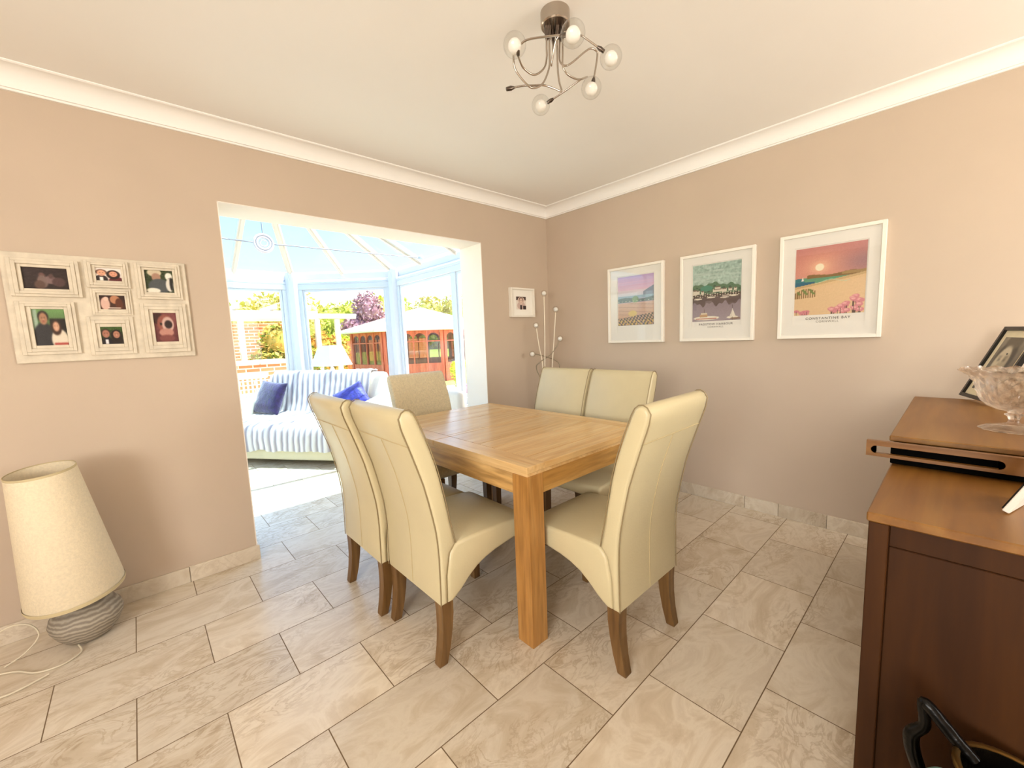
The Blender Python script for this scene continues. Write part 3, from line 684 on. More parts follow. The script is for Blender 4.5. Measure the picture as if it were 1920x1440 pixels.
# ================================================================== COLLAGE FRAME AND SMALL FRAME ON THE LEFT WALL
def softened(fn, n=2):
    def g(U, V):
        p = Paint(U, V, '#000000'); p.c = fn(U, V); return p.blur(n).noise(.012, 5).c
    return g
def f_dark(U, V):
    p = Paint(U, V, '#2a1a1c', '#241614').noise(.03, 4, 2); p.ell(.42, .62, .07, .16, '#6a4a44'); p.ell(.42, .35, .12, .3, '#75605a'); p.ell(.6, .45, .12, .2, '#7a6260'); p.ell(.62, .62, .06, .12, '#553c3a'); p.ell(.78, .35, .15, .22, '#4c3434'); p.ell(.35, .2, .12, .2, '#5a4238'); return p.c
def f_couple(U, V): p = Paint(U, V, '#efe4dc'); p.ell(.2, .1, .25, .35, '#2b2022'); p.rect(.14, 0, .28, .3, '#f2ece6'); p.ell(.78, .0, .3, .35, '#5e2026'); p.face(.22, .6, .2, '#e0a384', '#6b4a3c'); return p.face(.68, .55, .2, '#dc9c80', '#24120f', True).noise(.01, 6).c
def f_hands(U, V): p = Paint(U, V, '#2a1512', '#4a2a1c'); p.ell(.2, .4, .18, .45, '#d8b0a0'); p.ell(.25, .75, .1, .15, '#e4c0ae'); p.ell(.6, .7, .2, .3, '#b77f5e'); p.ell(.75, .4, .15, .4, '#5a2e1c'); p.rect(.3, .06, .8, .14, '#ecdccf'); return p.c
def f_two(U, V): p = Paint(U, V, '#3a5a22', '#1d1a14').noise(.05, 7, 2); p.ell(.25, .0, .3, .4, '#16131a'); p.rect(.17, 0, .3, .28, '#e8e2e4'); p.ell(.75, .0, .28, .45, '#1c1416'); p.face(.22, .6, .2, '#a8705c', '#3a2a22'); return p.face(.7, .55, .19, '#b07a62', '#1a0f0c', True).c
def f_dogman(U, V):
    p = Paint(U, V, '#2c3a1a', '#26301a').noise(.12, 9, 1); p.ell(.35, .9, .25, .18, '#cfc0a4'); p.ell(.4, .68, .16, .2, '#a6806c'); p.ell(.5, .3, .4, .32, '#4a4e52'); p.ell(.25, .08, .25, .12, '#e8e0d0'); p.ell(.85, .75, .13, .17, '#eee8dc'); p.ell(.86, .62, .05, .05, '#191512'); p.ell(.86, .35, .14, .3, '#dcd6cc'); p.ell(.92, .4, .06, .3, '#1d1a18'); return p.c
def f_pair(U, V): p = Paint(U, V, '#6f9a5c', '#222018'); p.rect(0, 0, .15, 1, '#9ab09a'); p.rect(.5, .0, 1, .75, '#1c1814'); p.ell(.3, .2, .34, .42, '#2c2c30'); p.ell(.75, .15, .26, .3, '#ddd0bc'); p.rect(.55, 0, 1, .07, '#a02824'); p.face(.32, .74, .15, '#a87c60', '#1e1613'); return p.face(.68, .52, .12, '#d0a084', '#3a241c', True).c
def f_dog(U, V):
    p = Paint(U, V, '#7a3f40', '#5e2c2e').noise(.02, 3, 2); p.ell(.2, .8, .25, .2, '#3c1c1c'); p.ell(.5, .62, .36, .32, '#8c5044'); p.ell(.6, .6, .26, .26, '#caa79c'); p.ell(.62, .6, .17, .14, '#2b1a1c'); p.ell(.3, .62, .05, .04, '#140a0a'); p.ell(.5, .32, .32, .14, '#b98476'); p.ell(.5, .12, .34, .12, '#7c4440'); return p.c
def f_baby(U, V): p = Paint(U, V, '#e8dcd0'); p.rect(0, .72, 1, 1, '#4a3a36'); p.ell(.5, .72, .34, .25, '#e2c8b8'); p.ell(.5, .3, .4, .3, '#cfb4a8'); p.face(.5, .66, .2, '#e4c6b4', '#5a4038'); p.put((np.abs(U-.5) < .1)&(V < .35), '#3a2e30'); return p.rect(.7, .0, 1, .3, '#3c3030').c
t = empty('collage_photo_frame', (-3.071, -.001, 1.204)); tag(t, 'cream distressed multi-photo frame holding seven family photos on the left wall', 'picture frame')
cx_, cz_ = -3.071, 1.204
MB().box((-3.374-cx_, -.014, 0), (-2.764-cx_, 0, 1.675-cz_), .003, 1).build('backboard', distress, t)
wins = [((-3.356, 1.489, -3.145, 1.649), (-3.317, 1.523, -3.184, 1.613), f_dark, .007), ((-3.129, 1.537, -2.980, 1.660), (-3.094, 1.570, -3.008, 1.628), f_couple, .004),
        ((-3.123, 1.412, -2.984, 1.532), (-3.094, 1.439, -3.008, 1.503), f_hands, 0.0), ((-3.147, 1.228, -2.989, 1.404), (-3.106, 1.277, -3.032, 1.357), f_two, .002),
        ((-2.960, 1.490, -2.788, 1.663), (-2.925, 1.524, -2.819, 1.631), f_dogman, .006), ((-3.352, 1.239, -3.176, 1.468), (-3.309, 1.279, -3.212, 1.436), f_pair, .005), ((-2.959, 1.228, -2.783, 1.469), (-2.914, 1.281, -2.826, 1.424), f_dog, .005)]
for (a, b, c, d), (e, f_, g_, h_), fn, ex in wins:
    # stepped moulding frame round the photo
    steps = 3; m = MB()
    for k in range(steps):
        u = k/steps; v = (k+1)/steps
        o_ = [a+(e-a)*u, b+(f_-b)*u, c+(g_-c)*u, d+(h_-d)*u]; i_ = [a+(e-a)*v, b+(f_-b)*v, c+(g_-c)*v, d+(h_-d)*v]; dp = -.014-ex-[.008, .0125, .005][k]
        for lo, hi in (((o_[0], o_[1]), (i_[0], o_[3])), ((i_[2], o_[1]), (o_[2], o_[3])), ((i_[0], o_[1]), (i_[2], i_[1])), ((i_[0], i_[3]), (i_[2], o_[3]))):
            m.box((lo[0]-cx_, dp, lo[1]-cz_), (hi[0]-cx_, -.012, hi[1]-cz_), .0012, 1)
    m.build('moulding', distress, t)
    picture('photo', (e-cx_, -.0155, f_-cz_), (1, 0, 0), (0, 0, 1), g_-e, h_-f_, 64, 56, softened(fn), photom, t)
t = empty('small_photo_frame', (-.369, -.001, 1.412)); tag(t, 'small white box frame with a tiny family photo, beside the room corner', 'picture frame')
m = MB(); fwd = .016
for lo, hi in (((-.148, 0), (-.148+fwd, .258)), ((.148-fwd, 0), (.148, .258)), ((-.148+fwd, 0), (.148-fwd, fwd)), ((-.148+fwd, .258-fwd), (.148-fwd, .258))): m.box((lo[0], -.035, lo[1]), (hi[0], 0, hi[1]), .001, 1)
m.build('frame', whitef, t); MB().box((-.132, -.010, .016), (.132, -.004, .242)).build('mount', matm, t)
picture('photo', (-.068, -.0108, .068), (1, 0, 0), (0, 0, 1), .124, .115, 40, 48, f_baby, photom, t)

# ================================================================== CEILING LIGHT
t = empty('ceiling_light', (-1.736, -1.652, HC)); tag(t, 'chrome ceiling light with curling arms and clear glass globes', 'ceiling light')
T0 = Vector((-1.736, -1.652, HC))
def rel(p): return Vector(p)-T0
MB().lathe([(0, -.048), (.05, -.048), (.0535, -.044), (.0535, 0), (0, 0)], 40).build('canopy', chrome, t, 40)
starts = [(.026*math.cos(a), .026*math.sin(a), -.048) for a in np.linspace(.4, .4+2*PI, 7)[:6]]
globes = [(-1.948, -1.652, 2.213), (-1.885, -1.850, 2.172), (-1.640, -1.825, 2.212), (-1.590, -1.702, 2.182), (-1.630, -1.472, 2.202), None]
def hook(s_, *mid): return [s_, (s_[0]*.9, s_[1]*.9, -.10)] + [tuple(rel(q)) for q in mid]
arms = [
 ([(-1.762, -1.631, 2.333), (-1.767, -1.634, 2.287), (-1.77, -1.636, 2.253), (-1.798, -1.646, 2.2), (-1.85, -1.646, 2.159), (-1.898, -1.642, 2.164), (-1.93, -1.652, 2.178), (-1.942, -1.659, 2.191)], 0),
 ([(-1.755, -1.638, 2.331), (-1.761, -1.642, 2.267), (-1.767, -1.645, 2.218), (-1.803, -1.649, 2.152), (-1.84, -1.648, 2.12), (-1.876, -1.643, 2.113), (-1.916, -1.628, 2.148), (-1.929, -1.626, 2.173), (-1.933, -1.632, 2.203), (-1.93, -1.659, 2.217), (-1.921, -1.694, 2.221), (-1.894, -1.776, 2.2), (-1.896, -1.819, 2.179)], 1),
 ([(-1.733, -1.658, 2.33), (-1.74, -1.662, 2.265), (-1.745, -1.667, 2.201), (-1.745, -1.673, 2.158), (-1.743, -1.68, 2.127), (-1.761, -1.662, 2.137), (-1.788, -1.635, 2.151), (-1.829, -1.612, 2.146), (-1.862, -1.597, 2.14), (-1.901, -1.577, 2.127)], 5),
 ([(-1.717, -1.658, 2.337), (-1.727, -1.661, 2.258), (-1.724, -1.668, 2.232), (-1.71, -1.681, 2.227), (-1.682, -1.69, 2.247), (-1.629, -1.704, 2.295), (-1.602, -1.712, 2.313), (-1.58, -1.719, 2.311), (-1.573, -1.72, 2.298), (-1.578, -1.715, 2.252), (-1.582, -1.706, 2.208)], 3),
 ([(-1.718, -1.671, 2.329), (-1.725, -1.675, 2.265), (-1.73, -1.678, 2.22), (-1.713, -1.683, 2.196), (-1.665, -1.687, 2.194), (-1.621, -1.683, 2.212), (-1.571, -1.669, 2.244), (-1.553, -1.642, 2.259), (-1.55, -1.617, 2.263), (-1.573, -1.559, 2.24), (-1.605, -1.507, 2.214)], 4),
 ([(-1.728, -1.633, 2.347), (-1.735, -1.637, 2.28), (-1.744, -1.635, 2.235), (-1.749, -1.652, 2.276), (-1.751, -1.673, 2.306), (-1.737, -1.711, 2.316), (-1.722, -1.756, 2.285), (-1.711, -1.769, 2.273), (-1.668, -1.799, 2.242)], 2)]
for k, (mid, gi_) in enumerate(arms):
    m0 = rel(mid[0]); starts[k] = (m0.x, m0.y, -.048); pts = [starts[k]] + [tuple(rel(q)) for q in mid]; m = MB(); m.tube(pts, .0034, 8, smoothing=8); a_ = m.build('arm', chrome, t, 60)
    e1, e0 = Vector(pts[-1]), Vector(pts[-2]); d = (e1-e0).normalized()
    MB().tube([e1-d*.012, e1, e1+d*.018], [.0045, .008, .0065], 10).build('lamp_holder', chromed, a_, 40)
    m = MB(); s_ = Vector(starts[k]); m.tube([s_+Vector((0, 0, .002)), s_+Vector((0, 0, -.02)), s_+Vector((0, 0, -.045))], [.009, .0075, .0045], 10).build('ferrule', chromed, a_, 40)
    if globes[gi_] is not None:
        c_ = rel(globes[gi_]); gg = MB(); gg.sphere(c_, .0385, 28, 18); gg.build('glass_globe', globeg, t, 60)
        MB().sphere(c_+Vector((0, 0, -.004)), .023, 20, 14, (1, 1, 1.05)).build('inner_bulb', frost, t, 60)

# ================================================================== CORNER LAMP
t = empty('corner_floor_lamp', (-.27, -.235, 0)); tag(t, 'cream metal floor lamp with curved stems and five small globe bulbs in the room corner', 'floor lamp')
B0 = Vector((-.27, -.235, 0))
MB().lathe([(0, 0), (.125, 0), (.125, .012), (.02, .022), (0, .022)], 32).build('base', steel, t, 40)
MB().tube([(0, 0, .02), (0, 0, .45)], .012).build('pole', paintw, t, 40)
st = [([(-.035, .02, .7), (-.035, .019, .96), (-.022, .021, 1.25)], (-.285, -.212, 1.607), paintw), ([(.02, -.01, .7), (.022, -.018, .96), (.036, -.035, 1.2)], (-.218, -.286, 1.463), paintw),
      ([(-.06, .05, .7), (-.036, .045, .96), (-.055, .065, 1.15)], (-.341, -.156, 1.330), paintw),
      ([(-.03, .03, .75), (-.075, .085, .94), (-.055, .06, 1.0), (.01, -.005, 1.06), (.045, -.05, 1.13)], (-.199, -.310, 1.204), steel),
      ([(.03, -.03, .75), (.065, -.065, .95), (.045, -.04, 1.01), (-.02, .03, 1.05), (-.07, .085, 1.072)], (-.371, -.127, 1.076), steel)]
for mid, gc, mt in st:
    gcr = Vector(gc)-B0; pts = [Vector((0, 0, .42)), *[Vector(q) for q in mid]]; dd = (gcr-pts[-1]).normalized(); pts.append(gcr-dd*.026)
    s_ = MB().tube(pts, .0042, 8, smoothing=8).build('stem', mt, t, 60)
    MB().sphere(gcr, .029, 20, 14).build('glass_globe', globeg, t, 60); MB().sphere(gcr, .019, 16, 12).build('inner_bulb', frost, t, 60)

# ================================================================== LAMP ON THE FLOOR, LEFT
t = empty('table_lamp', (-3.276, -.199, 0)); tag(t, 'linen shade lamp on a flattened grey stone base, on the floor by the wall', 'lamp')
prof = [(0, 0), (.055, .0), (.075, .012), (.100, .045), (.116, .08), (.119, .098), (.112, .125), (.090, .155), (.05, .176), (.02, .183), (0, .183)]
MB().lathe(prof, 40).build('base', pebble, t, 60)
ax = Vector((-.066, -.086, 1)).normalized(); tilt = Vector((0, 0, 1)).rotation_difference(ax).to_matrix().to_4x4()
m = MB(); n = 48; b = bmesh.new(); m2 = MB(); m2.lathe([(.154, .222), (.155, .224), (.1, .782), (.0985, .782), (.1530, .226), (.154, .222)], n); b2 = m2.bm; b2.transform(tilt)
m2.build('lamp_shade', shade_m, t, 60)
bindm = plain('tan shade binding', '#c9b78f', .8)
for pr in ([(.1545, .222), (.1562, .230), (.1555, .238)], [(.1004, .776), (.1012, .781), (.1004, .786), (.0988, .786)]):
    m = MB(); m.lathe(pr, n); m.bm.transform(tilt); m.build('shade_trim', bindm, t, 60)
m = MB(); m.tube([(0, 0, .17), (0, 0, .40)], .009); m.lathe([(0, .40), (.018, .40), (.018, .46), (0, .46)], 16)
for a in range(3): m.tube([(0, 0, .43), (.11*math.cos(a*2*PI/3), .11*math.sin(a*2*PI/3), .50)], .0018, 6)
m.bm.transform(tilt); m.build('lamp_holder', plain('brass fitting', '#8c7440', .4, metal=.8), t, 40)
m = MB(); m.tube([(-.03, -.07, .012), (-.02, -.125, .005), (-.07, -.17, .005), (-.14, -.155, .005), (-.20, -.09, .006), (-.27, -.06, .005), (-.33, -.11, .005), (-.30, -.20, .005), (-.20, -.24, .006), (-.10, -.21, .009)], .0035, 8, smoothing=8)
m.build('flex', cablem, t, 60)
m = MB(); m.tube([(-.24, -.02, .006), (-.18, -.03, .04), (-.135, -.045, .10), (-.155, -.05, .16), (-.21, -.05, .175), (-.27, -.04, .13), (-.31, -.03, .05), (-.42, .04, .01), (-.6, .08, .006)], .003, 8, smoothing=8)
m.build('flex', cablem, t, 60)

# ================================================================== CABINETS ON THE RIGHT
SX, SZ = -1.783, .80
t = empty('sideboard', (-1.53, -2.86, 0)); tag(t, 'golden brown wooden sideboard with framed end panel, at the right edge', 'sideboard')
q = Vector((-1.53, -2.86, 0))
def LB(m, a, b, bev=0.002): m.box(Vector(a)-q, Vector(b)-q, bev, 1); return m
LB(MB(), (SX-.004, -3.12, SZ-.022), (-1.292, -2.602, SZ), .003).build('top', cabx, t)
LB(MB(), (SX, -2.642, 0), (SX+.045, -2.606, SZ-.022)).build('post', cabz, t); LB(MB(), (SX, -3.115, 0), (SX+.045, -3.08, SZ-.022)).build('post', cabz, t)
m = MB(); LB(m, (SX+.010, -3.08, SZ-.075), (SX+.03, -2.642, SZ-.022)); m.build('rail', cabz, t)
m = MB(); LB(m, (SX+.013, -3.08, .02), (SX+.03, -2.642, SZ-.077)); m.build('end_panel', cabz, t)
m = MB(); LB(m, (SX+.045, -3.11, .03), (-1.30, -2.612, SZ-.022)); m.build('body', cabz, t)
t = empty('side_cabinet', (-.78, -2.86, 0)); tag(t, 'taller golden wooden cabinet with a slotted handle board, behind the sideboard', 'cabinet'); q = Vector((-.78, -2.86, 0))
LB(MB(), (-1.272, -3.14, .862), (-.284, -2.592, .88), .003).build('top', cabx, t)
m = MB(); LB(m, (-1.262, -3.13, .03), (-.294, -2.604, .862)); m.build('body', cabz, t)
# handle board with a long rounded slot (cut through)
y0_, y1_, z0_, z1_ = -3.14, -2.545, .824, .872; sa, sb, sz, sr = -2.815, -2.568, .8455, .0118
b = bmesh.new(); xf, xb = -1.34, -1.322
slot = [(sb+sr*math.cos(a), sz+sr*math.sin(a)) for a in np.linspace(-PI/2, PI/2, 9)] + [(sa+sr*math.cos(a), sz+sr*math.sin(a)) for a in np.linspace(PI/2, 3*PI/2, 9)]
outer = [(y1_, z0_), (y1_, z1_), (y0_, z1_), (y0_, z0_)]
def loop(x, P): return [b.verts.new((x, y, z)) for y, z in P]
of, ob, sf, sb_ = loop(xf, outer), loop(xb, outer), loop(xf, slot), loop(xb, slot)
def rim(A, B):
    n = len(A)
    for i in range(n): b.faces.new((A[i], A[(i+1) % n], B[(i+1) % n], B[i]))
rim(of, ob); rim(sf, sb_)
for O_, S_ in ((of, sf), (ob, sb_)):
    h = 9
    b.faces.new([O_[0], *S_[0:9][::1], O_[1]]); b.faces.new([O_[2], *S_[9:18], O_[3]])
    b.faces.new([O_[1], S_[8], S_[9], O_[2]]); b.faces.new([O_[3], S_[17], S_[0], O_[0]])
bmesh.ops.triangulate(b, faces=[f for f in b.faces if len(f.verts) > 4])
b.transform(Matrix.Translation(-q)); m = MB(); m.add(b); m.build('handle_board', caby, t)
LB(MB(), (-1.318, -3.12, .803), (-1.263, -2.600, .861)).build('recess_shade_panel', darkm, t)  # added black panel imitating the shade inside the slot

# glass bowl
t = empty('glass_bowl', (-.98, -2.855, .88)); tag(t, 'pressed glass pedestal fruit bowl standing on the taller cabinet', 'bowl')
prof = [(0, .004), (.03, .006), (.055, .004), (.072, .001), (.074, .004), (.060, .010), (.030, .018), (.014, .024), (.011, .034), (.015, .044), (.022, .050), (.014, .055), (.016, .060)]
oc = [(.040, .066), (.062, .078), (.078, .100), (.084, .125), (.090, .150), (.104, .172), (.125, .190)]
oz = np.linspace(0, 1, 44); ox_ = np.interp(oz, np.linspace(0, 1, 7), [p[0] for p in oc]); oz_ = np.interp(oz, np.linspace(0, 1, 7), [p[1] for p in oc])
prof += [(float(a), float(b)) for a, b in zip(ox_, oz_)] + [(.127, .193), (.121, .193), (.098, .176), (.084, .155), (.078, .128), (.070, .104), (.054, .086), (.03, .076), (0, .073)]
def bm_mod(r, z, a):
    if z > .062:
        k = min(1, (z-.062)/.05); rr = r*(1+.038*k*math.cos(a*18)*math.cos(z*2*PI/.036)+.012*k*math.cos(a*36))
        zz = z + (.004*math.cos(a*18) if z > .18 else 0); return rr, zz
    return r*(1+(.03*math.cos(a*12) if r > .05 else 0)), z
m = MB(); m.lathe(prof, 112, mod=bm_mod); m.build('bowl', crystal, t, 70)
# black framed portrait leaning
P0 = Vector((-.228, -2.747, .8865)); dx_ = Vector((-.943, -.332, 0)); nn = Vector((-.332, .943, 0))
upv = (Vector((0, 0, 1))*.30 + nn*-.125).normalized(); nr = dx_.cross(upv).normalized()
nr = nr if nr.dot(nn) > 0 else -nr
M = Matrix(((dx_.x, nr.x, upv.x, P0.x), (dx_.y, nr.y, upv.y, P0.y), (dx_.z, nr.z, upv.z, P0.z), (0, 0, 0, 1)))
t = bpy.data.objects.new('photo_frame', None); COL.objects.link(t); t.matrix_world = M; tag(t, 'black framed old portrait leaning back behind the glass bowl', 'picture frame')
m = MB(); W_, H_, fb = .26, .33, .016
for lo, hi in (((0, 0), (fb, H_)), ((W_-fb, 0), (W_, H_)), ((fb, 0), (W_-fb, fb)), ((fb, H_-fb), (W_-fb, H_))): m.box((lo[0], 0, lo[1]), (hi[0], .016, hi[1]), .0015, 1)
m.build('frame', blackf, t); MB().box((fb, .002, fb), (W_-fb, .006, H_-fb)).build('mount', plain('cream mount', '#eee0bd', .8), t)
def f_port(U, V):
    p = Paint(U, V, '#8a8170', '#3a352c').noise(.03, 2, 2); p.ell(.6, .0, .55, .2, '#2c2822'); p.ell(.46, .60, .36, .36, '#2b2721'); p.ell(.48, .92, .30, .14, '#5a5244'); p.ell(.42, .50, .27, .34, '#cfc2a6'); p.ell(.40, .30, .17, .12, '#c6b89c'); p.ell(.56, .44, .12, .26, '#a3967c', .7)
    p.ell(.31, .58, .055, .016, '#3a332a'); p.ell(.52, .58, .055, .016, '#3a332a'); p.ell(.30, .64, .08, .012, '#5a5042', .8); p.ell(.53, .64, .08, .012, '#5a5042', .8); p.ell(.40, .47, .03, .09, '#a89a80', .8); p.ell(.40, .42, .05, .015, '#7a6d58'); p.ell(.40, .32, .09, .018, '#6b5548'); return p.noise(.015, 4, 1).c
picture('photo', (.042, .0065, .045), (1, 0, 0), (0, 0, 1), W_-.084, H_-.09, 70, 84, softened(f_port, 5), photom, t)
MB().beam((W_*.5, -.004, .22), (W_*.5, -.085, .045), .03, .004, (1, 0, 0)).build('strut', blackf, t)
# white edged frame on the sideboard
P0 = Vector((-1.606, -2.811, .8065)); dx_ = Vector((.96, -.28, 0)); nn = Vector((.28, .96, 0)); upv = Vector((-.01, -.05, .12)).normalized(); nr = dx_.cross(upv).normalized()
M = Matrix(((dx_.x, nr.x, upv.x, P0.x), (dx_.y, nr.y, upv.y, P0.y), (dx_.z, nr.z, upv.z, P0.z), (0, 0, 0, 1)))
t = bpy.data.objects.new('standing_photo_frame', None); COL.objects.link(t); t.matrix_world = M; tag(t, 'white edged photo frame standing on the sideboard, cut by the right edge', 'picture frame')
MB().box((0, 0, 0), (.15, .012, .19), .0015, 1).build('frame', whitef, t); MB().box((.004, -.003, .004), (.146, -.0003, .186)).build('back_panel', blackf, t)

# black scuttle with handle and a teal pot
t = empty('coal_scuttle', (-1.94, -2.905, 0)); tag(t, 'black metal scuttle with a curled handle, on the floor before the sideboard end', 'scuttle')
def sc_mod(r, z, a): return r*(1+.04*math.cos(a)), z + (.05*math.cos(a-2.0) if z > .3 else 0)
m = MB(); m.lathe([(0, 0), (.09, 0), (.095, .02), (.11, .2), (.135, .36), (.139, .37), (.133, .37), (.105, .2), (.085, .03), (0, .03)], 40, mod=sc_mod); m.build('bucket', ironm, t, 50)
def c2(p): return Vector(p)-Vector((-1.94, -2.905, 0))
m = MB(); m.tube([c2(p) for p in [(-1.905, -2.79, .398), (-1.903, -2.766, .422), (-1.90, -2.728, .462), (-1.898, -2.718, .464), (-1.90, -2.722, .42), (-1.90, -2.705, .385), (-1.90, -2.715, .33), (-1.90, -2.745, .27), (-1.905, -2.81, .22)]], [.012, .012, .012, .009, .010, .013, .013, .011, .01], 10, smoothing=6).build('handle', ironm, t, 60)
m = MB(); m.tube([Vector((.139*math.cos(a)*(1+.04*math.cos(a)), .139*math.sin(a)*(1+.04*math.cos(a)), .37+.05*math.cos(a-2.0))) for a in np.linspace(0, 2*PI, 41)], .006, 8); m.build('rim', plain('worn brass rim', '#8a6a38', .35, metal=.9), t, 60)
t = tag(MB().lathe([(0, 0), (.040, 0), (.044, .02), (.044, .40), (.040, .43), (.025, .452), (0, .458)], 32).build('teal_canister', tealm, None, 50, (-2.055, -2.757, 0)), 'dull teal rounded canister beside the black scuttle, at the bottom edge', 'canister')

# ================================================================== SOFA
SA = math.atan2(-.81, .585); SM = Matrix.Translation((-2.24, 2.32, 0)) @ Matrix.Rotation(SA, 4, 'Z')
t = empty('sofa', (-2.24, 2.32, 0), SA); tag(t, 'white leather two-seat sofa under a striped throw in the conservatory', 'sofa')
S0, S1 = -.40, 1.17
MB().box((S0-.14, .02, .055), (S1+.18, .90, .17), .02, 3).build('base', sofab, t, 40)
for x in (S0-.08, S1+.1):
    for y in (.12, .82): MB().lathe([(0, 0), (.025, 0), (.03, .06), (0, .06)], 12, (x, y, 0)).build('foot', darkm, t)
for a, b in ((S0+.01, .385), (.39, S1-.01)): MB().box((a, .0, .17), (b, .80, .405), .06, 4).build('seat_cushion', sofam, t, 50)
bk = [(.99, .17), (1.0, .5), (.99, .82), (.96, .875), (.915, .888), (.87, .87), (.84, .80), (.78, .55), (.74, .40), (.74, .17)]
MB().prism(bk, S0-.02, S1+.01, .04, 3, 'yz').build('backrest', sofam, t, 50)
for a, b in ((S0-.16, S0), (S1, S1+.22)):
    arm = [(.03, .17), (.02, .48), (.05, .56), (.12, .60), (.30, .61), (.60, .64), (.80, .70), (.86, .70), (.88, .6), (.88, .17)]
    MB().prism(arm, a, b, .06, 4, 'yz').build('arm', sofam, t, 50)
# striped plush throw draped over back and seat
path = [(1.03, .60), (1.02, .86), (.99, .895), (.93, .905), (.86, .895), (.825, .80), (.775, .60), (.735, .47), (.70, .43), (.60, .425), (.35, .428), (.12, .425), (.03, .415), (-.015, .38), (-.03, .31), (-.03, .22), (-.025, .175)]
pp = catmull([Vector((0, a, b)) for a, b in path], 8)
def throw():
    nu, nv = 340, len(pp)-1; vs = []; cols = []
    s = [0.]
    for a, b in zip(pp, pp[1:]): s.append(s[-1]+(b-a).length)
    L = s[-1]
    for j in range(nv+1):
        p = pp[j]; tt = (pp[min(j+1, nv)]-pp[max(j-1, 0)]).normalized(); nrm = Vector((0, -tt.z, tt.y)); nrm = nrm if nrm.dot(Vector((0, -1, .5))) > 0 else -nrm
        v = s[j]/L
        for i in range(nu+1):
            u = i/nu; left = S0+.01+.05*math.sin(v*5+1)+ (.02 if v < .5 else -.02); right = S1-.14-.10*max(0, .55-v)+.02*math.sin(v*9)
            if v > .5: right = S1+.0
            x = left+(right-left)*u
            wv = .012*math.sin(v*11+u*2)+.018*noise.noise(Vector((x*3, v*4, 0)))
            # sag towards lower front
            ph = (x+wv+.10*(v-.35)*(u-.5))*2*PI/.072
            c = .5+.5*math.cos(ph); h = .013*c**.6+.008*noise.noise(Vector((x*9, v*22, 3)))
            hem = (.022*noise.noise(Vector((x*7, 0, 9)))-.01) if v > .93 else 0
            low = max(0, (v-.75)/.25); h += low*.018*noise.noise(Vector((x*14, v*3, 5)))
            q_ = p + nrm*(h+.004); vs.append((x, q_.y, q_.z+hem)); k = min(1, c*1.35)
            cols.append([.36+.42*k, .32+.42*k, .37+.37*k, 1.])
    fs = [(j*(nu+1)+i, j*(nu+1)+i+1, (j+1)*(nu+1)+i+1, (j+1)*(nu+1)+i) for j in range(nv) for i in range(nu)]
    me = bpy.data.meshes.new('throw_blanket'); me.from_pydata(vs, [], fs); ca = me.color_attributes.new('Col', 'FLOAT_COLOR', 'POINT'); ca.data.foreach_set('color', np.array(cols, np.float32).ravel())
    o = link('throw_blanket', me, throwm, None, 80); o.matrix_world = SM
    md = o.modifiers.new('thickness', 'SOLIDIFY'); md.thickness = .006; md.offset = 1
    return o
tag(throw(), 'white and lilac-grey striped plush throw draped over the sofa', 'throw')
def cushion(name, mat, label, loc, rot, w_, h_, d_):
    b = bmesh.new(); bmesh.ops.create_grid(b, x_segments=24, y_segments=24, size=.5); n_ = 25
    me1 = []
    for v in b.verts:
        x, y = v.co.x*2, v.co.y*2; k = (1-abs(x)**2.6)*(1-abs(y)**2.6); pin = 1-.10*(1-max(abs(x), abs(y))**2)*0
        edge = 1-.05*(math.cos(x*PI/2) if abs(y) > abs(x) else math.cos(y*PI/2))*max(abs(x), abs(y))**3
        v.co = Vector((x*w_/2*edge, y*h_/2*edge, d_/2*max(0, k)**.55+.004*noise.noise(Vector((x*3, y*3, 1)))))
    g2 = b.copy()
    for v in g2.verts: v.co.z = -v.co.z
    m = MB(); m.add(b); m.add(g2); bmesh.ops.remove_doubles(m.bm, verts=m.bm.verts, dist=.002)
    o = m.build(name, mat, None, 70); o.matrix_world = SM @ Matrix.Translation(loc) @ rot; return tag(o, label, 'cushion', 'velvet cushions on the sofa')
R3 = lambda ax_, a: Matrix.Rotation(math.radians(a), 4, ax_)
cushion('cushion', purple, 'square purple velvet cushion at the left end of the sofa', (-.20, .615, .625), R3('Z', -6) @ R3('X', 68) @ R3('Z', -6), .40, .40, .15)
cushion('cushion.001', bluev, 'bright blue velvet cushion tilted at the right end of the sofa', (.90, .615, .60), R3('Z', 16) @ R3('X', 62) @ R3('Z', 30), .34, .34, .13)
# armchair beyond the sofa arm
t = empty('armchair', (-.76, 1.02, 0), math.radians(-92)); tag(t, 'white armchair by the right conservatory window, mostly hidden behind the fleecy chair', 'armchair')
MB().box((-.30, -.1, .06), (.30, .34, .40), .05, 3).build('seat', sofam, t, 50); MB().box((-.30, .16, .38), (.30, .27, .70), .05, 3).build('backrest', sofam, t, 50)
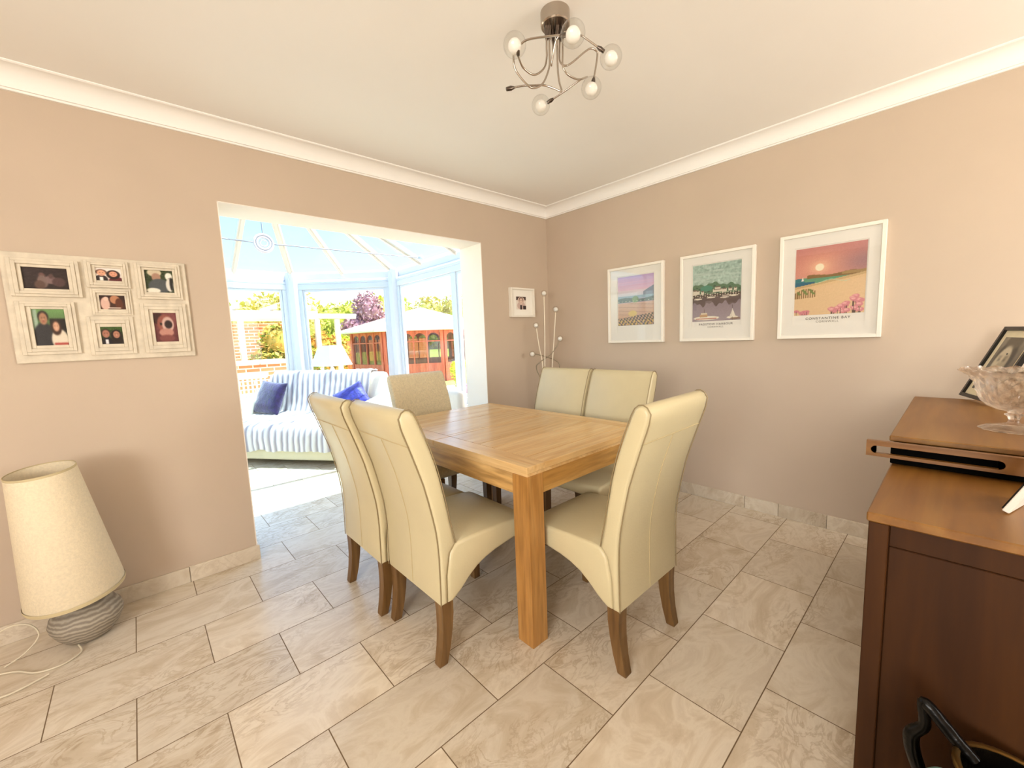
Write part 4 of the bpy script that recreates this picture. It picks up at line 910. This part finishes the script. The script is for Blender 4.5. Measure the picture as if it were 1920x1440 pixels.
# table lamp behind the sofa on a small round table
t = empty('side_table', (-1.13, 2.78, 0)); tag(t, 'small white round table behind the sofa under the pale lamp', 'side table')
MB().lathe([(0, .60), (.10, .60), (.11, .61), (.10, .625), (0, .625)], 32).build('tabletop', upvc, t, 40); MB().lathe([(0, 0), (.09, 0), (.085, .02), (.02, .05), (.02, .60), (0, .60)], 24).build('pedestal', upvc, t, 40)
t = empty('white_table_lamp', (-1.13, 2.78, .625), math.radians(22)); tag(t, 'table lamp with a white four-sided tapered shade behind the sofa', 'lamp')
MB().lathe([(0, 0), (.07, 0), (.07, .02), (.02, .04), (.035, .12), (.05, .2), (.03, .28), (.012, .33), (.012, .40), (0, .40)], 24).build('base', plain('pale ceramic', '#e8e2d4', .3), t, 50)
b = bmesh.new(); secs = []
for r_, z in ((.178, .335), (.100, .595), (.097, .595), (.175, .335)): secs.append([b.verts.new((a*r_, c*r_, z)) for a, c in ((-1, -1), (1, -1), (1, 1), (-1, 1))])
for i in range(4):
    A, B_ = secs[i], secs[(i+1) % 4]
    for k in range(4): b.faces.new((A[k], A[(k+1) % 4], B_[(k+1) % 4], B_[k]))
m = MB(); m.add(b); m.build('lamp_shade', lampw, t)

# ================================================================== GARDEN
pave = plain('pale garden paving', '#cfc4b0', .9, noise_amt=.08, nscale=3); lawn = plain('garden lawn', '#8fa44c', .95, noise_amt=.2, nscale=6)
struct(MB().box((-14, 3.7, -.3), (16, 7.5, -.12)).build('ground_patio', pave)); struct(MB().box((-30, 7.5, -.32), (45, 50, -.14)).build('ground_lawn', lawn))
struct(MB().box((XR+.3, -3, -.3), (16, 3.7, -.12)).build('ground_side_patio', pave))
brick = brickmat('orange brick', '#cc7048', '#d98a5e', '#ecdcc0'); slab = plain('pale coping slab', '#d9d2c4', .85, noise_amt=.08)
tag(MB().box((-6, 9.0, -.15), (.30, 9.22, 1.83)).build('brick_wall', brick), 'orange brick garden wall behind the pergola, left', 'wall')
t = empty('brick_planter', (-1.9, 5.9, -.12)); tag(t, 'low brick planter with pale stone coping slabs below the garden wall', 'planter')
MB().box((-1.6, 0, 0), (1.05, .9, 1.03)).build('brickwork', brick, t)
m = MB()
for i in range(5): m.box((-1.68+i*.56, -.08, 1.035), (-1.68+i*.56+.545, .96, 1.10), .01, 1)
m.build('coping', slab, t)
pergw = plain('white pergola paint', '#d2cfc6', .6, noise_amt=.02)
t = empty('pergola', (-.8, 8.0, -.15)); tag(t, 'white painted garden pergola in front of the brick wall', 'pergola')
for y in (0, .8): MB().box((-3.6, y-.05, 2.0), (1.2, y+.05, 2.20), .01, 1).build('beam', pergw, t)
m = MB(); m.box((1.2, -.04, 2.02), (2.15, .04, 2.14), .01, 1); m.build('cross_beam', pergw, t)
for i in range(7): MB().box((-3.4+i*.72, -.3, 2.21), (-3.33+i*.72, 1.1, 2.32), .01, 1).build('rafter', pergw, t)
for x in (-3.3, -.42, 1.18, 1.66): MB().box((x-.055, -.05, 0), (x+.055, .05, 2.0), .008, 1).build('post', pergw, t)
# slatted bench
t = empty('garden_bench', (-1.95, 4.75, -.12)); tag(t, 'pale slatted garden bench just outside the left conservatory window', 'bench')
benchm = plain('pale bench wood', '#e2d2b4', .8, noise_amt=.06)
m = MB(); m.box((-.55, 0, .86), (.48, .04, .95), .012, 2).box((-.55, 0, .58), (.48, .04, .64), .01, 1)
for i in range(17): m.box((-.53+i*.06, .008, .64), (-.505+i*.06, .03, .86))
m.build('backrest', benchm, t); m = MB(); m.box((-.55, -.45, .40), (.48, 0, .44), .01, 1); m.build('seat', benchm, t)
for x, y in ((-.52, -.42), (.44, -.42), (-.52, 0.0), (.44, 0.0)): MB().box((x, y, 0), (x+.05, y+.045, .40 if y < -.1 else .58), .004, 1).build('leg', benchm, t)
fencem = wood('orange fence boards', '#d87a44', '#e68c56', '#ee9c68', 'z', .7, .5)
t = empty('garden_fence', (2.8, 14.9, -.14)); tag(t, 'orange timber garden fence beside the summerhouse', 'fence')
m = MB()
for i in range(34): m.box((-.3+i*.15, 0, 0), (-.155+i*.15, .03, 1.48))
m.build('board', fencem, t); m = MB()
m.bm.free()
for i in range(3): MB().box((-.3+i*1.8, -.08, 0), (-.2+i*1.8, .0, 1.52)).build('post', fencem, t)
# summerhouse
redm = wood('red brown stained timber', '#b5503a', '#c8634a', '#d4795f', 'z', .6, .6); roofm = plain('pale felt roof', '#d8d2c8', .9, noise_amt=.04)
SHc = Vector((5.25, 11.4, -.14)); t = empty('summerhouse', SHc); tag(t, 'red brown timber summerhouse with arched windows and a pale low roof', 'summerhouse')
n8 = 8; R8 = 2.55; ph8 = math.radians(22.5+8)
cor = [Vector((R8*math.cos(ph8+k*2*PI/n8), R8*math.sin(ph8+k*2*PI/n8), 0)) for k in range(n8)]
Hb = 1.80; sglass = glass('summerhouse glass', (.80, .80, .75), 1.)
for k in range(n8):
    a, b = cor[k], cor[(k+1) % n8]; d = (b-a); L = d.length; d.normalize(); nrm = Vector((d.y, -d.x, 0)); M = Matrix(((d.x, nrm.x, 0, a.x), (d.y, nrm.y, 0, a.y), (0, 0, 1, 0), (0, 0, 0, 1)))
    m = MB(); m.box((0, -.04, 0), (L, .03, .62), mat=M).box((0, -.05, Hb-.10), (L, .05, Hb), mat=M).box((0, -.05, 0), (.10, .06, Hb), mat=M).box((L-.10, -.05, 0), (L, .06, Hb), mat=M)
    nb = 4; cw = (L-.2)/nb
    for j in range(1, nb): m.box((.10+j*cw-.02, -.03, .62), (.10+j*cw+.02, .04, Hb-.10), mat=M)
    m.box((.1, -.03, 1.33), (L-.1, .04, 1.37), mat=M)
    for j in range(nb):
        xa = .10+j*cw+.02; xb_ = .10+(j+1)*cw-.02; xc = (xa+xb_)/2; rr = (xb_-xa)/2; zb = 1.42
        arch = [(xc+rr*math.cos(u), zb+.20*math.sin(u)) for u in np.linspace(0, PI, 11)]
        poly = arch+[(xa, Hb-.10), (xb_, Hb-.10)]; pm = MB(); pm.prism(poly, -.02, .02); pm.bm.transform(M); me = bpy.data.meshes.new('x'); pm.bm.to_mesh(me); pm.bm.free(); m.bm.from_mesh(me); bpy.data.meshes.remove(me)
    m.build('wall_panel', redm, t)
    MB().box((.1, -.005, .62), (L-.1, .005, Hb-.1), mat=M).build('glass', sglass, t)
m = MB(); ap = 2.62; ring8 = [1.18*c_ for c_ in cor]; b = m.bm; top = b.verts.new((0, 0, ap)); lo = [b.verts.new((c_.x, c_.y, Hb-.03)) for c_ in ring8]; lo2 = [b.verts.new((c_.x, c_.y, Hb-.09)) for c_ in ring8]
for k in range(n8): b.faces.new((lo[k], lo[(k+1) % n8], top)); b.faces.new((lo2[k], lo2[(k+1) % n8], lo[(k+1) % n8], lo[k]))
b.faces.new(lo2[::-1]); m.build('roof', roofm, t)
m = MB()
for k in range(n8): m.beam(Vector((ring8[k].x, ring8[k].y, Hb-.02)), Vector((0, 0, ap+.01)), .07, .03)
m.build('roof_ridge', roofm, t)
def foliage(name, label, cat, blobs, n, size, mat, trunk=None, group=None, loc=(0, 0, 0)):
    t_ = empty(name, loc); tag(t_, label, cat, group)
    vs = []; fs = []; wts = np.array([b_[3]*b_[4]*b_[5] for b_ in blobs])**.66; wts /= wts.sum()
    ids = RNG.choice(len(blobs), n, p=wts)
    for i, bi in enumerate(ids):
        cx, cy, cz, rx, ry, rz = blobs[bi]; v = RNG.normal(size=3); v /= np.linalg.norm(v); rr = .70+.36*RNG.random()
        c = Vector((cx+v[0]*rx*rr-loc[0], cy+v[1]*ry*rr-loc[1], cz+v[2]*rz*rr-loc[2])); d1 = Vector(RNG.normal(size=3)).normalized(); d2 = d1.cross(Vector(RNG.normal(size=3))).normalized(); s_ = size*(.6+.8*RNG.random())
        k = len(vs); vs += [c-d1*s_, c+d2*s_*.5, c+d1*s_, c-d2*s_*.5]; fs.append((k, k+1, k+2, k+3))
    me = bpy.data.meshes.new('leaves'); me.from_pydata(vs, [], fs); link('leaves', me, mat, t_)
    # inner mass so the crown is not see-through, and trunk
    m = MB()
    for cx, cy, cz, rx, ry, rz in blobs: m.sphere((cx-loc[0], cy-loc[1], cz-loc[2]), 1, 14, 9, (rx*.78, ry*.78, rz*.78))
    for v in m.bm.verts: v.co += .12*min(1, size*6)*Vector(noise.noise_vector(v.co*1.3))
    m.build('inner_foliage', mat, t_, 80)
    if trunk:
        p, q_, r_ = trunk; MB().tube([Vector(p)-Vector(loc), Vector(q_)-Vector(loc)], [r_, r_*.7], 8).build('trunk', plain('bark', '#6b553c', .9), t_)
    return t_
lg_ = leafmat('yellow green leaves', ['#93a03a', '#b3b950', '#cfca6a', '#a3b34a']); lo_ = leafmat('olive gold leaves', ['#ac9e48', '#c6b664', '#9fa850', '#d0c47c'])
lp_ = leafmat('purple leaves', ['#8f6878', '#ab8592', '#c2a2a6', '#785466']); li_ = leafmat('ivy leaves', ['#5d7a2c', '#8b9a3a', '#b39c46', '#c7a45a', '#4c6a2c'])
ly_ = leafmat('lime leaves', ['#a9b92e', '#c4cf3e', '#8ea62c']); lr_ = leafmat('orange red leaves', ['#b8642e', '#a7a044', '#c98a3c', '#8c9a3c']); lk_ = leafmat('pink petals', ['#c83c9a', '#e070bc', '#a82c84'])
GT = 'tall trees beyond the garden'
foliage('tree', 'olive gold tree above the brick wall, seen through the left window', 'tree', [(1.0, 20, 2.2, .9, 1.0, 1.2), (2.3, 20.5, 2.5, 1.4, 1.2, 1.4), (3.3, 20, 2.5, 1.3, 1, 1.5), (1.6, 20, 1.4, 1.6, 1, 1.1)], 3200, .13, lo_, ((2, 20.3, -.1), (2.2, 20.3, 1.6), .18), GT, (2, 20.3, -.14))
foliage('tree', 'yellow green tree line between the white post and the purple tree', 'tree', [(5.2, 25, 2.6, 1.6, 1.2, 1.2), (6.7, 25, 2.5, 1.5, 1.2, 1.3), (8.0, 25, 2.7, 1.5, 1.2, 1.35), (6.4, 25, 1.3, 2.8, 1.2, 1.2)], 3600, .16, lg_, ((6.4, 25.2, -.1), (6.4, 25.2, 1.6), .2), GT, (6.4, 25.2, -.14))
foliage('tree', 'yellow green tree right of the purple tree', 'tree', [(11.2, 28.5, 3.25, 1.8, 1.2, 1.7), (13.0, 28.5, 3.1, 1.8, 1.2, 1.8), (12.1, 28.5, 1.7, 2.4, 1.2, 1.8)], 3000, .18, lg_, ((12.1, 28.7, -.1), (12.1, 28.7, 1.6), .2), GT, (12.1, 28.7, -.14))
foliage('tree', 'bright yellow green tree over the summerhouse roof, right window', 'tree', [(13.4, 24, 2.6, 1.7, 1.2, 1.8), (15.4, 23.5, 2.7, 1.6, 1.2, 1.9), (17.6, 23.4, 2.3, 1.8, 1.2, 1.7)], 3200, .16, lo_, ((15.2, 24, -.1), (15.2, 24, 1.6), .2), GT, (15.2, 24, -.14))
foliage('purple_tree', 'purple leaved tree behind the summerhouse', 'tree', [(5.91, 17.6, 2.84, .76, .6, .92), (5.37, 17.6, 1.90, .92, .6, .67), (6.45, 17.7, 2.06, .86, .6, .79), (4.9, 17.6, 1.47, .54, .5, .48)], 3600, .092, lp_, ((5.9, 17.8, -.1), (5.9, 17.8, 1.4), .1), None, (5.9, 17.8, -.14))
foliage('ivy_bush', 'green and gold ivy bush climbing over the planter and brick wall', 'bush', [(-.55, 7.4, 1.30, .50, .3, .42), (-.25, 7.3, .85, .42, .3, .5), (-.85, 7.3, .95, .38, .25, .25), (-.15, 7.4, .35, .4, .3, .45)], 3000, .055, li_, None, None, (-.5, 7.3, -.14))
foliage('orange_shrub', 'orange and yellow shrub under the pergola end, left of the fence', 'shrub', [(.85, 9.3, 1.15, .35, .3, .45), (1.25, 9.3, 1.0, .35, .3, .45), (1.0, 9.3, .5, .5, .3, .55)], 2200, .06, lr_, None, None, (1, 9.3, -.14))
foliage('lime_shrub', 'lime green shrub rising behind the orange fence', 'shrub', [(3.7, 15.9, 1.30, .5, .3, .40), (4.25, 15.9, 1.2, .45, .3, .36), (3.9, 15.9, .5, .6, .3, .6)], 1800, .07, ly_, None, None, (3.9, 15.9, -.14))
foliage('yellow_shrub', 'yellow green shrub low in the narrow right pane', 'shrub', [(3.22, 6.1, .42, .26, .25, .30), (3.3, 6.1, .1, .22, .22, .26)], 1400, .035, ly_, None, None, (3.2, 6.1, -.12))
foliage('pink_flowers', 'pink flowering plant low in the narrow right pane', 'plant', [(2.55, 4.9, .12, .2, .16, .1), (2.55, 4.9, -.02, .16, .14, .1)], 700, .03, lk_, None, None, (2.55, 4.9, -.12))
